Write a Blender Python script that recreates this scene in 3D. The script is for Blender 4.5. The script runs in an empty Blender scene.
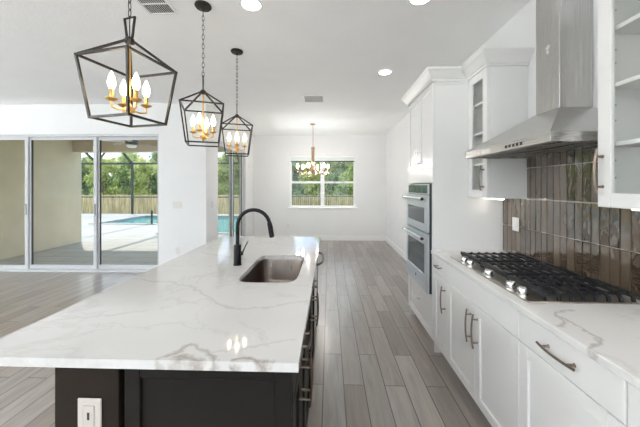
import bpy, bmesh, math, random
from mathutils import Vector, Matrix
random.seed(7)
S = bpy.context.scene
COL = S.collection
PI = math.pi

# ------------------------------------------------------------------ camera
CAM_H = 1.48
cam_d = bpy.data.cameras.new('camera')
cam_d.sensor_width = 36.0
cam_d.lens = 288.0 / 640.0 * 36.0
cam_d.shift_y = -(213.5 - 186.7) / 640.0
cam_d.clip_start = 0.05
cam_d.clip_end = 300
cam = bpy.data.objects.new('camera', cam_d)
COL.objects.link(cam)
cam.location = (0, 0, CAM_H)
cam.rotation_euler = (PI / 2, 0, math.atan(9.4 / 288.0))
S.camera = cam

# ------------------------------------------------------------------ colour management
S.view_settings.view_transform = 'Standard'
S.view_settings.look = 'None'
S.view_settings.gamma = 1.0
S.view_settings.use_curve_mapping = False
S.view_settings.exposure = 0.71
S.cycles.use_denoising = True
S.cycles.max_bounces = 10
S.cycles.diffuse_bounces = 7
S.cycles.transparent_max_bounces = 16
S.cycles.sample_clamp_indirect = 6.0

SKY_STRENGTH = 1.6
SUN_STRENGTH = 2.7
CAN_L = 16.0          # recessed can lenses
BULB_L = 15.0          # candle bulbs of the lanterns
CHAND_L = 205.0

# ------------------------------------------------------------------ world: blue sky with soft clouds
W = bpy.data.worlds.new('sky')
S.world = W
W.use_nodes = True
wn = W.node_tree.nodes
wl = W.node_tree.links
wn.clear()
w_out = wn.new('ShaderNodeOutputWorld')
w_bg = wn.new('ShaderNodeBackground')
w_tc = wn.new('ShaderNodeTexCoord')
w_sep = wn.new('ShaderNodeSeparateXYZ')
wl.new(w_tc.outputs['Generated'], w_sep.inputs[0])
w_ramp = wn.new('ShaderNodeValToRGB')
w_ramp.color_ramp.elements[0].position = 0.0
w_ramp.color_ramp.elements[0].color = (0.62, 0.74, 0.90, 1)
w_ramp.color_ramp.elements[1].position = 0.55
w_ramp.color_ramp.elements[1].color = (0.24, 0.45, 0.85, 1)
wl.new(w_sep.outputs[2], w_ramp.inputs[0])
w_no = wn.new('ShaderNodeTexNoise')
w_no.inputs['Scale'].default_value = 5.0
w_no.inputs['Detail'].default_value = 6.0
w_mp = wn.new('ShaderNodeMapping')
w_mp.inputs['Scale'].default_value = (1, 1, 2.4)
wl.new(w_tc.outputs['Generated'], w_mp.inputs[0])
wl.new(w_mp.outputs[0], w_no.inputs['Vector'])
w_cr = wn.new('ShaderNodeValToRGB')
w_cr.color_ramp.elements[0].position = 0.46
w_cr.color_ramp.elements[1].position = 0.62
wl.new(w_no.outputs[0], w_cr.inputs[0])
w_mix = wn.new('ShaderNodeMixRGB')
w_mix.inputs[2].default_value = (1.0, 1.0, 1.0, 1)
wl.new(w_cr.outputs[0], w_mix.inputs[0])
wl.new(w_ramp.outputs[0], w_mix.inputs[1])
wl.new(w_mix.outputs[0], w_bg.inputs[0])
w_bg.inputs[1].default_value = SKY_STRENGTH
wl.new(w_bg.outputs[0], w_out.inputs[0])

# ------------------------------------------------------------------ sun: high, from beyond the pool on the left
sun_d = bpy.data.lights.new('sun', 'SUN')
sun_d.energy = SUN_STRENGTH
sun_d.angle = math.radians(0.6)
sun_d.color = (1.0, 0.95, 0.87)
sun = bpy.data.objects.new('sun', sun_d)
COL.objects.link(sun)
sun.rotation_euler = Vector((0.42, -0.45, -0.95)).to_track_quat('-Z', 'Y').to_euler()

# ------------------------------------------------------------------ added fill lights, unseen behind and left of the camera
FILL_L = 34.0
def fill_light(name, loc, rot, sx, sy, k=1.0):
    d = bpy.data.lights.new(name, 'AREA')
    d.shape = 'RECTANGLE'
    d.size = sx
    d.size_y = sy
    d.energy = k * FILL_L * PI * sx * sy
    d.color = (0.91, 0.96, 1.0)
    o = bpy.data.objects.new(name, d)
    COL.objects.link(o)
    o.location = loc
    o.rotation_euler = rot
# (fill aimed straight up, so the ceiling brightens and bounces it into the room)
UP = math.radians(90)
for a_, b_, k_ in ((-3.5, -2.4, 1.1), (-1.6, 0.4, 0.95), (1.0, 3.0, 0.20)):
    fill_light('ceiling_fill_left', (-6.80, (a_ + b_) / 2, 1.9), (0, -PI / 2 - UP, 0), 0.9, b_ - a_ - .1, k_)
for a_, b_, k_ in ((-6.9, -4.2, 0.5), (-3.9, -1.2, 0.42), (-0.9, 1.4, 0.36)):
    fill_light('ceiling_fill_rear', ((a_ + b_) / 2, -3.30, 1.9), (PI / 2 + UP, 0, 0), b_ - a_ - .1, 0.9, k_)

# ================================================================== helpers
WLOC = {}

def obj(name, bm, m, parent=None, smooth=False, at=None):
    """link a bmesh (built in world coordinates) as one object"""
    me = bpy.data.meshes.new(name)
    bmesh.ops.recalc_face_normals(bm, faces=bm.faces[:])
    if smooth:
        for f in bm.faces:
            f.smooth = True
    bm.to_mesh(me)
    bm.free()
    if smooth:
        try:
            me.set_sharp_from_angle(angle=math.radians(38))
        except Exception:
            pass
    o = bpy.data.objects.new(name, me)
    COL.objects.link(o)
    for mm in (m if isinstance(m, (list, tuple)) else [m]):
        me.materials.append(mm)
    if parent is not None:
        wl_ = WLOC[parent.name]
        me.transform(Matrix.Translation(-Vector(wl_)))
        o.parent = parent
        WLOC[o.name] = wl_
    elif at is not None:
        me.transform(Matrix.Translation(-Vector(at)))
        o.location = at
        WLOC[o.name] = tuple(at)
    else:
        WLOC[o.name] = (0, 0, 0)
    return o

def tag(o, label, cat, group=None):
    o['label'] = label
    o['category'] = cat
    if group:
        o['group'] = group
    return o

def thing(name, label, cat, loc=(0, 0, 0), group=None):
    o = bpy.data.objects.new(name, None)
    COL.objects.link(o)
    o.location = loc
    o.empty_display_size = 0.1
    WLOC[o.name] = tuple(loc)
    return tag(o, label, cat, group)

def struct(name, bm, m, parent=None, smooth=False):
    o = obj(name, bm, m, parent, smooth)
    if parent is None:
        o['kind'] = 'structure'
    return o

def struct_root(name):
    o = bpy.data.objects.new(name, None)
    COL.objects.link(o)
    o['kind'] = 'structure'
    WLOC[o.name] = (0, 0, 0)
    return o

def copy_tree(o, parent=None):
    c = o.copy()
    COL.objects.link(c)
    if parent is not None:
        c.parent = parent
    for ch in list(o.children):
        copy_tree(ch, c)
    return c

def B():
    return bmesh.new()

def box(bm, x0, x1, y0, y1, z0, z1, bev=0.0, mat=0):
    r = bmesh.ops.create_cube(bm, size=1.0)
    vs = r['verts']
    bmesh.ops.scale(bm, vec=(abs(x1 - x0), abs(y1 - y0), abs(z1 - z0)), verts=vs)
    bmesh.ops.translate(bm, vec=((x0 + x1) / 2, (y0 + y1) / 2, (z0 + z1) / 2), verts=vs)
    fs = set(f for v in vs for f in v.link_faces)
    for f in fs:
        f.material_index = mat
    if bev > 0:
        es = list(set(e for v in vs for e in v.link_edges))
        bmesh.ops.bevel(bm, geom=es, offset=bev, segments=1, affect='EDGES', profile=0.5)
    return bm

def tube(bm, pts, r, seg=8, closed=False, mat=0):
    pts = [Vector(p) for p in pts]
    n = len(pts)
    rs = r if isinstance(r, (list, tuple)) else [r] * n
    rings = []
    prev = None
    for i in range(n):
        if closed:
            t = (pts[(i + 1) % n] - pts[i - 1]).normalized()
        elif i == 0:
            t = (pts[1] - pts[0]).normalized()
        elif i == n - 1:
            t = (pts[-1] - pts[-2]).normalized()
        else:
            t = ((pts[i + 1] - pts[i]).normalized() + (pts[i] - pts[i - 1]).normalized())
            t = t.normalized() if t.length > 1e-6 else (pts[i + 1] - pts[i]).normalized()
        if prev is None:
            a = Vector((0, 0, 1)) if abs(t.z) < 0.9 else Vector((1, 0, 0))
            u = t.cross(a).normalized()
        else:
            u = (prev - t * prev.dot(t)).normalized()
        prev = u
        v = t.cross(u).normalized()
        ph = PI / 4 if seg == 4 else 0
        rr = rs[i] * (1.4142 if seg == 4 else 1)
        rings.append([bm.verts.new(pts[i] + (u * math.cos(ph + 2 * PI * k / seg) + v * math.sin(ph + 2 * PI * k / seg)) * rr) for k in range(seg)])
    m = n if closed else n - 1
    for i in range(m):
        a, b = rings[i], rings[(i + 1) % n]
        for k in range(seg):
            f = bm.faces.new((a[k], a[(k + 1) % seg], b[(k + 1) % seg], b[k]))
            f.material_index = mat
    if not closed:
        for rg in (rings[0], rings[-1]):
            f = bm.faces.new(rg)
            f.material_index = mat
    return bm

def lathe(bm, prof, c=(0, 0, 0), seg=24, axis='z', mat=0):
    """revolve (radius, height) profile about an axis through c"""
    rings = []
    c = Vector(c)
    for r, h in prof:
        ring = []
        for k in range(seg):
            a = 2 * PI * k / seg
            x, y = max(r, 1e-4) * math.cos(a), max(r, 1e-4) * math.sin(a)
            p = {'z': (x, y, h), 'x': (h, x, y), 'y': (x, h, y)}[axis]
            ring.append(bm.verts.new(c + Vector(p)))
        rings.append(ring)
    for i in range(len(rings) - 1):
        a, b = rings[i], rings[i + 1]
        for k in range(seg):
            f = bm.faces.new((a[k], a[(k + 1) % seg], b[(k + 1) % seg], b[k]))
            f.material_index = mat
    for rg in (rings[0], rings[-1]):
        f = bm.faces.new(rg)
        f.material_index = mat
    return bm

def prism(bm, poly, z0, z1):
    a = [bm.verts.new((x, y, z0)) for x, y in poly]
    b = [bm.verts.new((x, y, z1)) for x, y in poly]
    n = len(poly)
    bm.faces.new(a)
    bm.faces.new(b)
    for i in range(n):
        bm.faces.new((a[i], a[(i + 1) % n], b[(i + 1) % n], b[i]))
    return bm

def hexa(bm, lo, hi):
    """solid between two 4-point loops"""
    a = [bm.verts.new(p) for p in lo]
    b = [bm.verts.new(p) for p in hi]
    bm.faces.new(a)
    bm.faces.new(b)
    for i in range(4):
        bm.faces.new((a[i], a[(i + 1) % 4], b[(i + 1) % 4], b[i]))
    return bm

# ================================================================== materials
def mat(name):
    m = bpy.data.materials.new(name)
    m.use_nodes = True
    nt = m.node_tree
    p = nt.nodes['Principled BSDF']
    return m, nt.nodes, nt.links, p

def setp(p, col=None, rough=None, metal=None, spec=None, coat=None):
    if col is not None:
        p.inputs['Base Color'].default_value = (*col, 1)
    if rough is not None:
        p.inputs['Roughness'].default_value = rough
    if metal is not None:
        p.inputs['Metallic'].default_value = metal
    if spec is not None:
        p.inputs['Specular IOR Level'].default_value = spec
    if coat is not None:
        p.inputs['Coat Weight'].default_value = coat

def noise(n, l, scale, detail=3.0, vec=None, rough=0.5, dist=0.0):
    t = n.new('ShaderNodeTexNoise')
    t.inputs['Scale'].default_value = scale
    t.inputs['Detail'].default_value = detail
    t.inputs['Roughness'].default_value = rough
    t.inputs['Distortion'].default_value = dist
    if vec is not None:
        l.new(vec, t.inputs['Vector'])
    return t

def wpos(n, l, scale=(1, 1, 1), loc=(0, 0, 0), rot=(0, 0, 0)):
    g = n.new('ShaderNodeNewGeometry')
    mp = n.new('ShaderNodeMapping')
    mp.inputs['Scale'].default_value = scale
    mp.inputs['Location'].default_value = loc
    mp.inputs['Rotation'].default_value = rot
    l.new(g.outputs['Position'], mp.inputs[0])
    return mp.outputs[0]

def ramp(n, l, fac, stops):
    r = n.new('ShaderNodeValToRGB')
    e = r.color_ramp.elements
    while len(e) < len(stops):
        e.new(0.5)
    for i, (p, c) in enumerate(stops):
        e[i].position = p
        e[i].color = (*c, 1) if len(c) == 3 else c
    l.new(fac, r.inputs[0])
    return r

def bump(n, l, p, h, strength=0.2, dist=0.01):
    b = n.new('ShaderNodeBump')
    b.inputs['Strength'].default_value = strength
    b.inputs['Distance'].default_value = dist
    l.new(h, b.inputs['Height'])
    l.new(b.outputs[0], p.inputs['Normal'])
    return b

def simple(name, col, rough=0.5, metal=0.0, var=0.06, nscale=6.0, bstr=0.0, bscale=60.0, spec=None, coat=None, stretch=(1, 1, 1)):
    m, n, l, p = mat(name)
    setp(p, col, rough, metal, spec, coat)
    v = wpos(n, l, stretch)
    t = noise(n, l, nscale, 3, v)
    c0 = tuple(max(0, c * (1 - var)) for c in col)
    c1 = tuple(min(1, c * (1 + var)) for c in col)
    r = ramp(n, l, t.outputs[0], [(0.3, c0), (0.7, c1)])
    l.new(r.outputs[0], p.inputs['Base Color'])
    if bstr > 0:
        t2 = noise(n, l, bscale, 2, v)
        bump(n, l, p, t2.outputs[0], bstr, 0.004)
    return m

def emit(name, col, strength):
    m = bpy.data.materials.new(name)
    m.use_nodes = True
    n, l = m.node_tree.nodes, m.node_tree.links
    n.clear()
    o = n.new('ShaderNodeOutputMaterial')
    e = n.new('ShaderNodeEmission')
    e.inputs[0].default_value = (*col, 1)
    e.inputs[1].default_value = strength
    l.new(e.outputs[0], o.inputs[0])
    return m

def glassmat(name, tint=(0.97, 0.99, 0.975), ior=1.45):
    m = bpy.data.materials.new(name)
    m.use_nodes = True
    n, l = m.node_tree.nodes, m.node_tree.links
    n.clear()
    o = n.new('ShaderNodeOutputMaterial')
    tr = n.new('ShaderNodeBsdfTransparent')
    tr.inputs[0].default_value = (*tint, 1)
    gl = n.new('ShaderNodeBsdfGlossy')
    gl.inputs['Roughness'].default_value = 0.0
    fr = n.new('ShaderNodeFresnel')
    fr.inputs[0].default_value = ior
    mx = n.new('ShaderNodeMixShader')
    ge = n.new('ShaderNodeNewGeometry')          # same reflectance from either face of the pane
    mi = n.new('ShaderNodeMapRange')
    mi.inputs[3].default_value = ior
    mi.inputs[4].default_value = 1.0 / ior
    l.new(ge.outputs['Backfacing'], mi.inputs[0])
    l.new(mi.outputs[0], fr.inputs[0])
    l.new(fr.outputs[0], mx.inputs[0])
    l.new(tr.outputs[0], mx.inputs[1])
    l.new(gl.outputs[0], mx.inputs[2])
    l.new(mx.outputs[0], o.inputs[0])
    return m

M = {}
M['wall'] = simple('wall_paint', (0.78, 0.78, 0.778), 0.55, var=0.012, nscale=2.0, bstr=0.12, bscale=90)
M['ceil'] = simple('ceiling_texture', (0.93, 0.93, 0.93), 0.8, var=0.012, nscale=3.0, bstr=0.5, bscale=45)
M['trim'] = simple('trim_paint', (0.84, 0.84, 0.835), 0.35, var=0.01)
M['cab'] = simple('cabinet_white', (0.80, 0.79, 0.775), 0.32, var=0.012, nscale=3.0)
M['cabin'] = simple('cabinet_interior', (0.78, 0.775, 0.76), 0.45, var=0.012)
M['dark'] = simple('island_paint', (0.0120, 0.0103, 0.0088), 0.45, spec=0.15, var=0.10, nscale=4.0)
M['dark2'] = simple('knee_wall_paint', (0.0160, 0.0105, 0.0070), 0.5, spec=0.15, var=0.10, nscale=4.0)
M['alu'] = simple('white_aluminium', (0.58, 0.59, 0.605), 0.35, var=0.02)
M['gasket'] = simple('gasket_rubber', (0.05, 0.055, 0.06), 0.6)
M['bronze'] = simple('oil_bronze', (0.030, 0.024, 0.019), 0.40, 0.4, var=0.2, nscale=20)
M['pull'] = simple('brushed_bronze_pull', (0.25, 0.195, 0.155), 0.30, 1.0, var=0.1, nscale=30)
M['pulldk'] = simple('dark_bronze_pull', (0.17, 0.125, 0.095), 0.32, 1.0, var=0.1, nscale=30)
M['gold'] = simple('antique_gold', (0.72, 0.42, 0.13), 0.32, 0.9, var=0.12, nscale=25)
M['copper'] = simple('rubbed_copper', (0.42, 0.27, 0.19), 0.35, 0.9, var=0.12, nscale=25)
M['black'] = simple('matte_black', (0.006, 0.006, 0.0065), 0.40, 0.0, spec=0.3, var=0.1)
M['iron'] = simple('cast_iron', (0.014, 0.015, 0.018), 0.40, 0.0, var=0.15, nscale=40, bstr=0.2, bscale=200)
M['chrome'] = simple('satin_chrome', (0.72, 0.71, 0.70), 0.16, 1.0, var=0.03)
M['plate'] = simple('plastic_plate', (0.72, 0.70, 0.675), 0.4, var=0.01)
M['platewarm'] = simple('almond_plate', (0.52, 0.475, 0.43), 0.45, var=0.01)
M['plategrey'] = simple('plastic_slot', (0.40, 0.38, 0.36), 0.5)
M['ovenglass'] = simple('oven_black_glass', (0.03, 0.045, 0.055), 0.05, 0.0, var=0.1, spec=0.8)
M['ovenblack'] = simple('oven_black_trim', (0.015, 0.015, 0.016), 0.35)
M['redcap'] = simple('dark_red_cap', (0.06, 0.014, 0.013), 0.35)
M['glass'] = glassmat('window_glass')
M['tglass'] = glassmat('slider_glass', (0.96, 0.98, 0.955), 1.22)
M['kglass'] = glassmat('cabinet_glass', (0.99, 0.995, 0.99), 1.25)
M['cglass'] = glassmat('shade_glass', (0.99, 0.955, 0.925), 1.45)
M['stucco'] = simple('beige_stucco', (0.68, 0.59, 0.45), 0.85, var=0.05, nscale=3.0, bstr=0.6, bscale=50)
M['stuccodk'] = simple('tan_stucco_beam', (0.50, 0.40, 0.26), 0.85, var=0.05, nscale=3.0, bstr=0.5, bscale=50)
M['grass'] = simple('lawn_grass', (0.17, 0.28, 0.07), 0.9, var=0.4, nscale=5.0, bstr=0.8, bscale=40)
M['fence'] = simple('weathered_boards', (0.62, 0.45, 0.26), 0.8, var=0.35, nscale=4.0, stretch=(3, 3, 0.4))
M['cage'] = simple('dark_green_bronze', (0.030, 0.036, 0.034), 0.5, var=0.1)
M['bark'] = simple('tree_bark', (0.13, 0.10, 0.075), 0.9, var=0.3, nscale=8, bstr=0.6, bscale=25, stretch=(2, 2, 0.5))
M['paper'] = simple('shade_fabric', (0.70, 0.75, 0.74), 0.8, var=0.02)
M['gapshade'] = simple('shadow_gap', (0.03, 0.028, 0.026), 0.8)  # near-black colour stands in for shade inside slots and ducts
M['display'] = simple('oven_display', (0.09, 0.12, 0.13), 0.08, var=0.25, nscale=30, spec=0.8)
M['bulb'] = emit('lit_candle_bulb', (1.0, 0.84, 0.60), BULB_L)
M['cbulb'] = emit('lit_filament_bulb', (0.97, 0.985, 1.0), CHAND_L)
M['can'] = emit('lit_can_lens', (1.0, 0.975, 0.94), CAN_L)
M['strip'] = emit('lit_led_strip', (1.0, 0.93, 0.82), 5.0)
M['fanlight'] = simple('frosted_fan_lens', (0.85, 0.85, 0.83), 0.4)

def steel(name, col, rough, stretch):
    m, n, l, p = mat(name)
    setp(p, col, rough, 1.0)
    v = wpos(n, l, stretch)
    t = noise(n, l, 18.0, 3, v)
    r = ramp(n, l, t.outputs[0], [(0.3, tuple(c * 0.90 for c in col)), (0.7, tuple(min(1, c * 1.08) for c in col))])
    l.new(r.outputs[0], p.inputs['Base Color'])
    mr = n.new('ShaderNodeMapRange')
    mr.inputs[3].default_value = rough * 0.75
    mr.inputs[4].default_value = rough * 1.25
    l.new(t.outputs[0], mr.inputs[0])
    l.new(mr.outputs[0], p.inputs['Roughness'])
    bump(n, l, p, t.outputs[0], 0.05, 0.002)
    return m

M['steel'] = steel('brushed_steel', (0.60, 0.58, 0.56), 0.28, (1, 0.15, 20))
M['steelv'] = steel('brushed_steel_vertical', (0.58, 0.57, 0.555), 0.26, (20, 20, 0.15))
M['tray'] = steel('cooktop_steel', (0.50, 0.47, 0.43), 0.30, (12, 0.2, 1))
M['sink'] = steel('sink_steel', (0.37, 0.31, 0.27), 0.30, (8, 8, 0.3))
M['ovensteel'] = steel('oven_steel', (0.66, 0.72, 0.76), 0.30, (1, 0.15, 20))

# wood-look plank tile floor, planks along +Y
m, n, l, p = mat('plank_tile_floor')
g = n.new('ShaderNodeNewGeometry')
sp = n.new('ShaderNodeSeparateXYZ')
l.new(g.outputs['Position'], sp.inputs[0])
ax = n.new('ShaderNodeMath'); ax.operation = 'ADD'; ax.inputs[1].default_value = 0.046 + 0.1525 * 200
ay = n.new('ShaderNodeMath'); ay.operation = 'ADD'; ay.inputs[1].default_value = -2.157 + 0.89 * 40
l.new(sp.outputs[0], ax.inputs[0]); l.new(sp.outputs[1], ay.inputs[0])
cb = n.new('ShaderNodeCombineXYZ')
l.new(ay.outputs[0], cb.inputs[0]); l.new(ax.outputs[0], cb.inputs[1])
br = n.new('ShaderNodeTexBrick')
br.offset = 0.558; br.offset_frequency = 2
br.inputs['Scale'].default_value = 1.0
br.inputs['Brick Width'].default_value = 0.89
br.inputs['Row Height'].default_value = 0.1525
br.inputs['Mortar Size'].default_value = 0.0034
br.inputs['Mortar Smooth'].default_value = 0.15
br.inputs['Color1'].default_value = (0, 0, 0, 1)
br.inputs['Color2'].default_value = (1, 1, 1, 1)
br.inputs['Mortar'].default_value = (0.5, 0.5, 0.5, 1)
l.new(cb.outputs[0], br.inputs['Vector'])
tone = ramp(n, l, br.outputs['Color'], [(0.0, (0.225, 0.190, 0.163)), (0.35, (0.310, 0.272, 0.243)), (0.7, (0.285, 0.262, 0.243)), (1.0, (0.395, 0.348, 0.312))])
# grain, shifted per plank
of = n.new('ShaderNodeVectorMath'); of.operation = 'SCALE'; of.inputs['Scale'].default_value = 37.0
l.new(br.outputs['Color'], of.inputs[0])
ad = n.new('ShaderNodeVectorMath'); ad.operation = 'ADD'
l.new(g.outputs['Position'], ad.inputs[0]); l.new(of.outputs[0], ad.inputs[1])
mp = n.new('ShaderNodeMapping'); mp.inputs['Scale'].default_value = (14, 1.1, 1)
l.new(ad.outputs[0], mp.inputs[0])
gr = noise(n, l, 1.6, 6, mp.outputs[0], 0.6, 0.8)
grr = ramp(n, l, gr.outputs[0], [(0.25, (0.70, 0.70, 0.70)), (0.75, (1.25, 1.24, 1.22))])
mu = n.new('ShaderNodeMixRGB'); mu.blend_type = 'MULTIPLY'; mu.inputs[0].default_value = 1.0
l.new(tone.outputs[0], mu.inputs[1]); l.new(grr.outputs[0], mu.inputs[2])
mo = n.new('ShaderNodeMixRGB'); mo.inputs[2].default_value = (0.045, 0.036, 0.031, 1)
l.new(br.outputs['Fac'], mo.inputs[0]); l.new(mu.outputs[0], mo.inputs[1])
l.new(mo.outputs[0], p.inputs['Base Color'])
p.inputs['Roughness'].default_value = 0.28
p.inputs['Specular IOR Level'].default_value = 1.0
b1 = n.new('ShaderNodeMath'); b1.operation = 'SUBTRACT'
l.new(gr.outputs[0], b1.inputs[0]); l.new(br.outputs['Fac'], b1.inputs[1])
bump(n, l, p, b1.outputs[0], 0.25, 0.003)
M['floor'] = m

# white quartz; veins as noise-bent strokes lying in plan
def quartz(name, strokes, c0=(0.58, 0.57, 0.553), c1=(0.62, 0.61, 0.597)):
    m, n, l, p = mat(name)
    g = n.new('ShaderNodeNewGeometry')
    nz = noise(n, l, 7.0, 5, g.outputs['Position'], 0.6)
    sb = n.new('ShaderNodeVectorMath'); sb.operation = 'SUBTRACT'; sb.inputs[1].default_value = (0.5, 0.5, 0.5)
    l.new(nz.outputs['Color'], sb.inputs[0])
    sc = n.new('ShaderNodeVectorMath'); sc.operation = 'SCALE'; sc.inputs['Scale'].default_value = 0.16
    l.new(sb.outputs[0], sc.inputs[0])
    ad = n.new('ShaderNodeVectorMath'); ad.operation = 'ADD'
    l.new(g.outputs['Position'], ad.inputs[0]); l.new(sc.outputs[0], ad.inputs[1])
    fl = n.new('ShaderNodeVectorMath'); fl.operation = 'MULTIPLY'; fl.inputs[1].default_value = (1, 1, 0)
    l.new(ad.outputs[0], fl.inputs[0])
    P = fl.outputs[0]
    acc = None
    for (a, b, wd, st) in strokes:
        a3, b3 = Vector((*a, 0)), Vector((*b, 0))
        d = b3 - a3
        s1 = n.new('ShaderNodeVectorMath'); s1.operation = 'SUBTRACT'; s1.inputs[1].default_value = a3
        l.new(P, s1.inputs[0])
        dt = n.new('ShaderNodeVectorMath'); dt.operation = 'DOT_PRODUCT'; dt.inputs[1].default_value = d / d.length_squared
        l.new(s1.outputs[0], dt.inputs[0])
        cl = n.new('ShaderNodeClamp')
        l.new(dt.outputs['Value'], cl.inputs[0])
        s2 = n.new('ShaderNodeVectorMath'); s2.operation = 'SCALE'; s2.inputs[0].default_value = d
        l.new(cl.outputs[0], s2.inputs['Scale'])
        ds = n.new('ShaderNodeVectorMath'); ds.operation = 'DISTANCE'
        l.new(s1.outputs[0], ds.inputs[0]); l.new(s2.outputs[0], ds.inputs[1])
        mr = n.new('ShaderNodeMapRange')
        mr.inputs[1].default_value = 0.0; mr.inputs[2].default_value = wd
        mr.inputs[3].default_value = st; mr.inputs[4].default_value = 0.0
        l.new(ds.outputs['Value'], mr.inputs[0])
        if acc is None:
            acc = mr.outputs[0]
        else:
            mx = n.new('ShaderNodeMath'); mx.operation = 'MAXIMUM'
            l.new(acc, mx.inputs[0]); l.new(mr.outputs[0], mx.inputs[1])
            acc = mx.outputs[0]
    # very faint wandering network
    n2 = noise(n, l, 1.3, 5, ad.outputs[0], 0.55, 0.6)
    rd = ramp(n, l, n2.outputs[0], [(0.485, (0, 0, 0)), (0.50, (0.16, 0.16, 0.16)), (0.515, (0, 0, 0))])
    mx = n.new('ShaderNodeMath'); mx.operation = 'MAXIMUM'
    l.new(acc, mx.inputs[0]); l.new(rd.outputs[0], mx.inputs[1])
    n3 = noise(n, l, 3.0, 3, g.outputs['Position'])
    basec = ramp(n, l, n3.outputs[0], [(0.3, c0), (0.7, c1)])
    mc = n.new('ShaderNodeMixRGB'); mc.inputs[2].default_value = (0.30, 0.25, 0.21, 1)
    l.new(mx.outputs[0], mc.inputs[0]); l.new(basec.outputs[0], mc.inputs[1])
    l.new(mc.outputs[0], p.inputs['Base Color'])
    p.inputs['Roughness'].default_value = 0.065
    p.inputs['Specular IOR Level'].default_value = 0.55
    return m

M['quartz'] = quartz('quartz_island', [
    ((-0.54, 0.915), (-0.50, 1.00), 0.022, 0.75), ((-0.50, 1.00), (-0.40, 0.96), 0.016, 0.6),
    ((-0.40, 0.96), (-0.36, 0.915), 0.016, 0.75), ((-0.50, 0.918), (-0.42, 0.915), 0.02, 0.8),
    ((-0.30, 0.922), (-0.20, 0.912), 0.018, 0.9), ((-0.40, 0.96), (-0.12, 1.06), 0.010, 0.30),
    ((-1.22, 1.75), (-0.80, 1.62), 0.016, 0.28), ((-0.80, 1.62), (-0.45, 1.30), 0.014, 0.30),
    ((-0.45, 1.30), (-0.10, 1.42), 0.012, 0.28), ((-1.2, 1.15), (-0.85, 1.30), 0.012, 0.22),
    ((-1.1, 2.45), (-0.62, 2.20), 0.018, 0.26), ((-0.9, 3.1), (-0.35, 2.7), 0.016, 0.22)])
M['quartz2'] = quartz('quartz_counter', [
    ((0.93, 1.20), (1.02, 1.31), 0.014, 0.55), ((1.02, 1.31), (0.97, 1.06), 0.012, 0.55), ((1.02, 1.31), (1.10, 1.36), 0.012, 0.45),
    ((0.97, 1.06), (0.905, 1.00), 0.016, 0.55), ((1.15, 1.10), (1.45, 0.85), 0.012, 0.25),
    ((0.92, 2.5), (1.2, 2.55), 0.012, 0.25)], (0.74, 0.725, 0.705), (0.79, 0.775, 0.76))

# glossy handmade tile, one colour per tile
m, n, l, p = mat('glazed_taupe_tile')
g = n.new('ShaderNodeNewGeometry')
rr = ramp(n, l, g.outputs['Random Per Island'], [(0.0, (0.065, 0.044, 0.029)), (0.5, (0.100, 0.071, 0.048)), (1.0, (0.140, 0.102, 0.071))])
nz = noise(n, l, 5.0, 3, wpos(n, l, (1, 3, 1)))
r2 = ramp(n, l, nz.outputs[0], [(0.3, (0.8, 0.8, 0.8)), (0.7, (1.15, 1.15, 1.15))])
mu = n.new('ShaderNodeMixRGB'); mu.blend_type = 'MULTIPLY'; mu.inputs[0].default_value = 1
l.new(rr.outputs[0], mu.inputs[1]); l.new(r2.outputs[0], mu.inputs[2])
l.new(mu.outputs[0], p.inputs['Base Color'])
p.inputs['Roughness'].default_value = 0.05
p.inputs['Specular IOR Level'].default_value = 1.0
p.inputs['Coat Weight'].default_value = 0.85
p.inputs['Coat IOR'].default_value = 1.75
p.inputs['Coat Roughness'].default_value = 0.02
nb = noise(n, l, 17.0, 0.6, wpos(n, l, (1, 1.2, 0.7)))
bb_ = bump(n, l, p, nb.outputs[0], 0.22, 0.014)
l.new(bb_.outputs[0], p.inputs['Coat Normal'])
M['tile'] = m
M['grout'] = simple('tile_grout', (0.40, 0.36, 0.31), 0.8)

# pale deck pavers with fine joints
m, n, l, p = mat('deck_pavers')
br = n.new('ShaderNodeTexBrick')
br.offset = 0.5
br.inputs['Scale'].default_value = 1.0
br.inputs['Brick Width'].default_value = 1.2
br.inputs['Row Height'].default_value = 0.40
br.inputs['Mortar Size'].default_value = 0.012
br.inputs['Color1'].default_value = (0.37, 0.345, 0.31, 1)
br.inputs['Color2'].default_value = (0.41, 0.385, 0.345, 1)
br.inputs['Mortar'].default_value = (0.25, 0.235, 0.21, 1)
l.new(wpos(n, l, (1, 1, 1), (0, 0, 0), (0, 0, 0.0)), br.inputs['Vector'])
l.new(br.outputs[0], p.inputs['Base Color'])
p.inputs['Roughness'].default_value = 0.7
M['deck'] = m

m, n, l, p = mat('pool_water')
setp(p, (0.05, 0.34, 0.36), 0.04)
nb = noise(n, l, 3.5, 3, wpos(n, l))
bump(n, l, p, nb.outputs[0], 0.12, 0.05)
M['water'] = m
M['poolwall'] = simple('pool_plaster', (0.22, 0.50, 0.52), 0.6)

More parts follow.
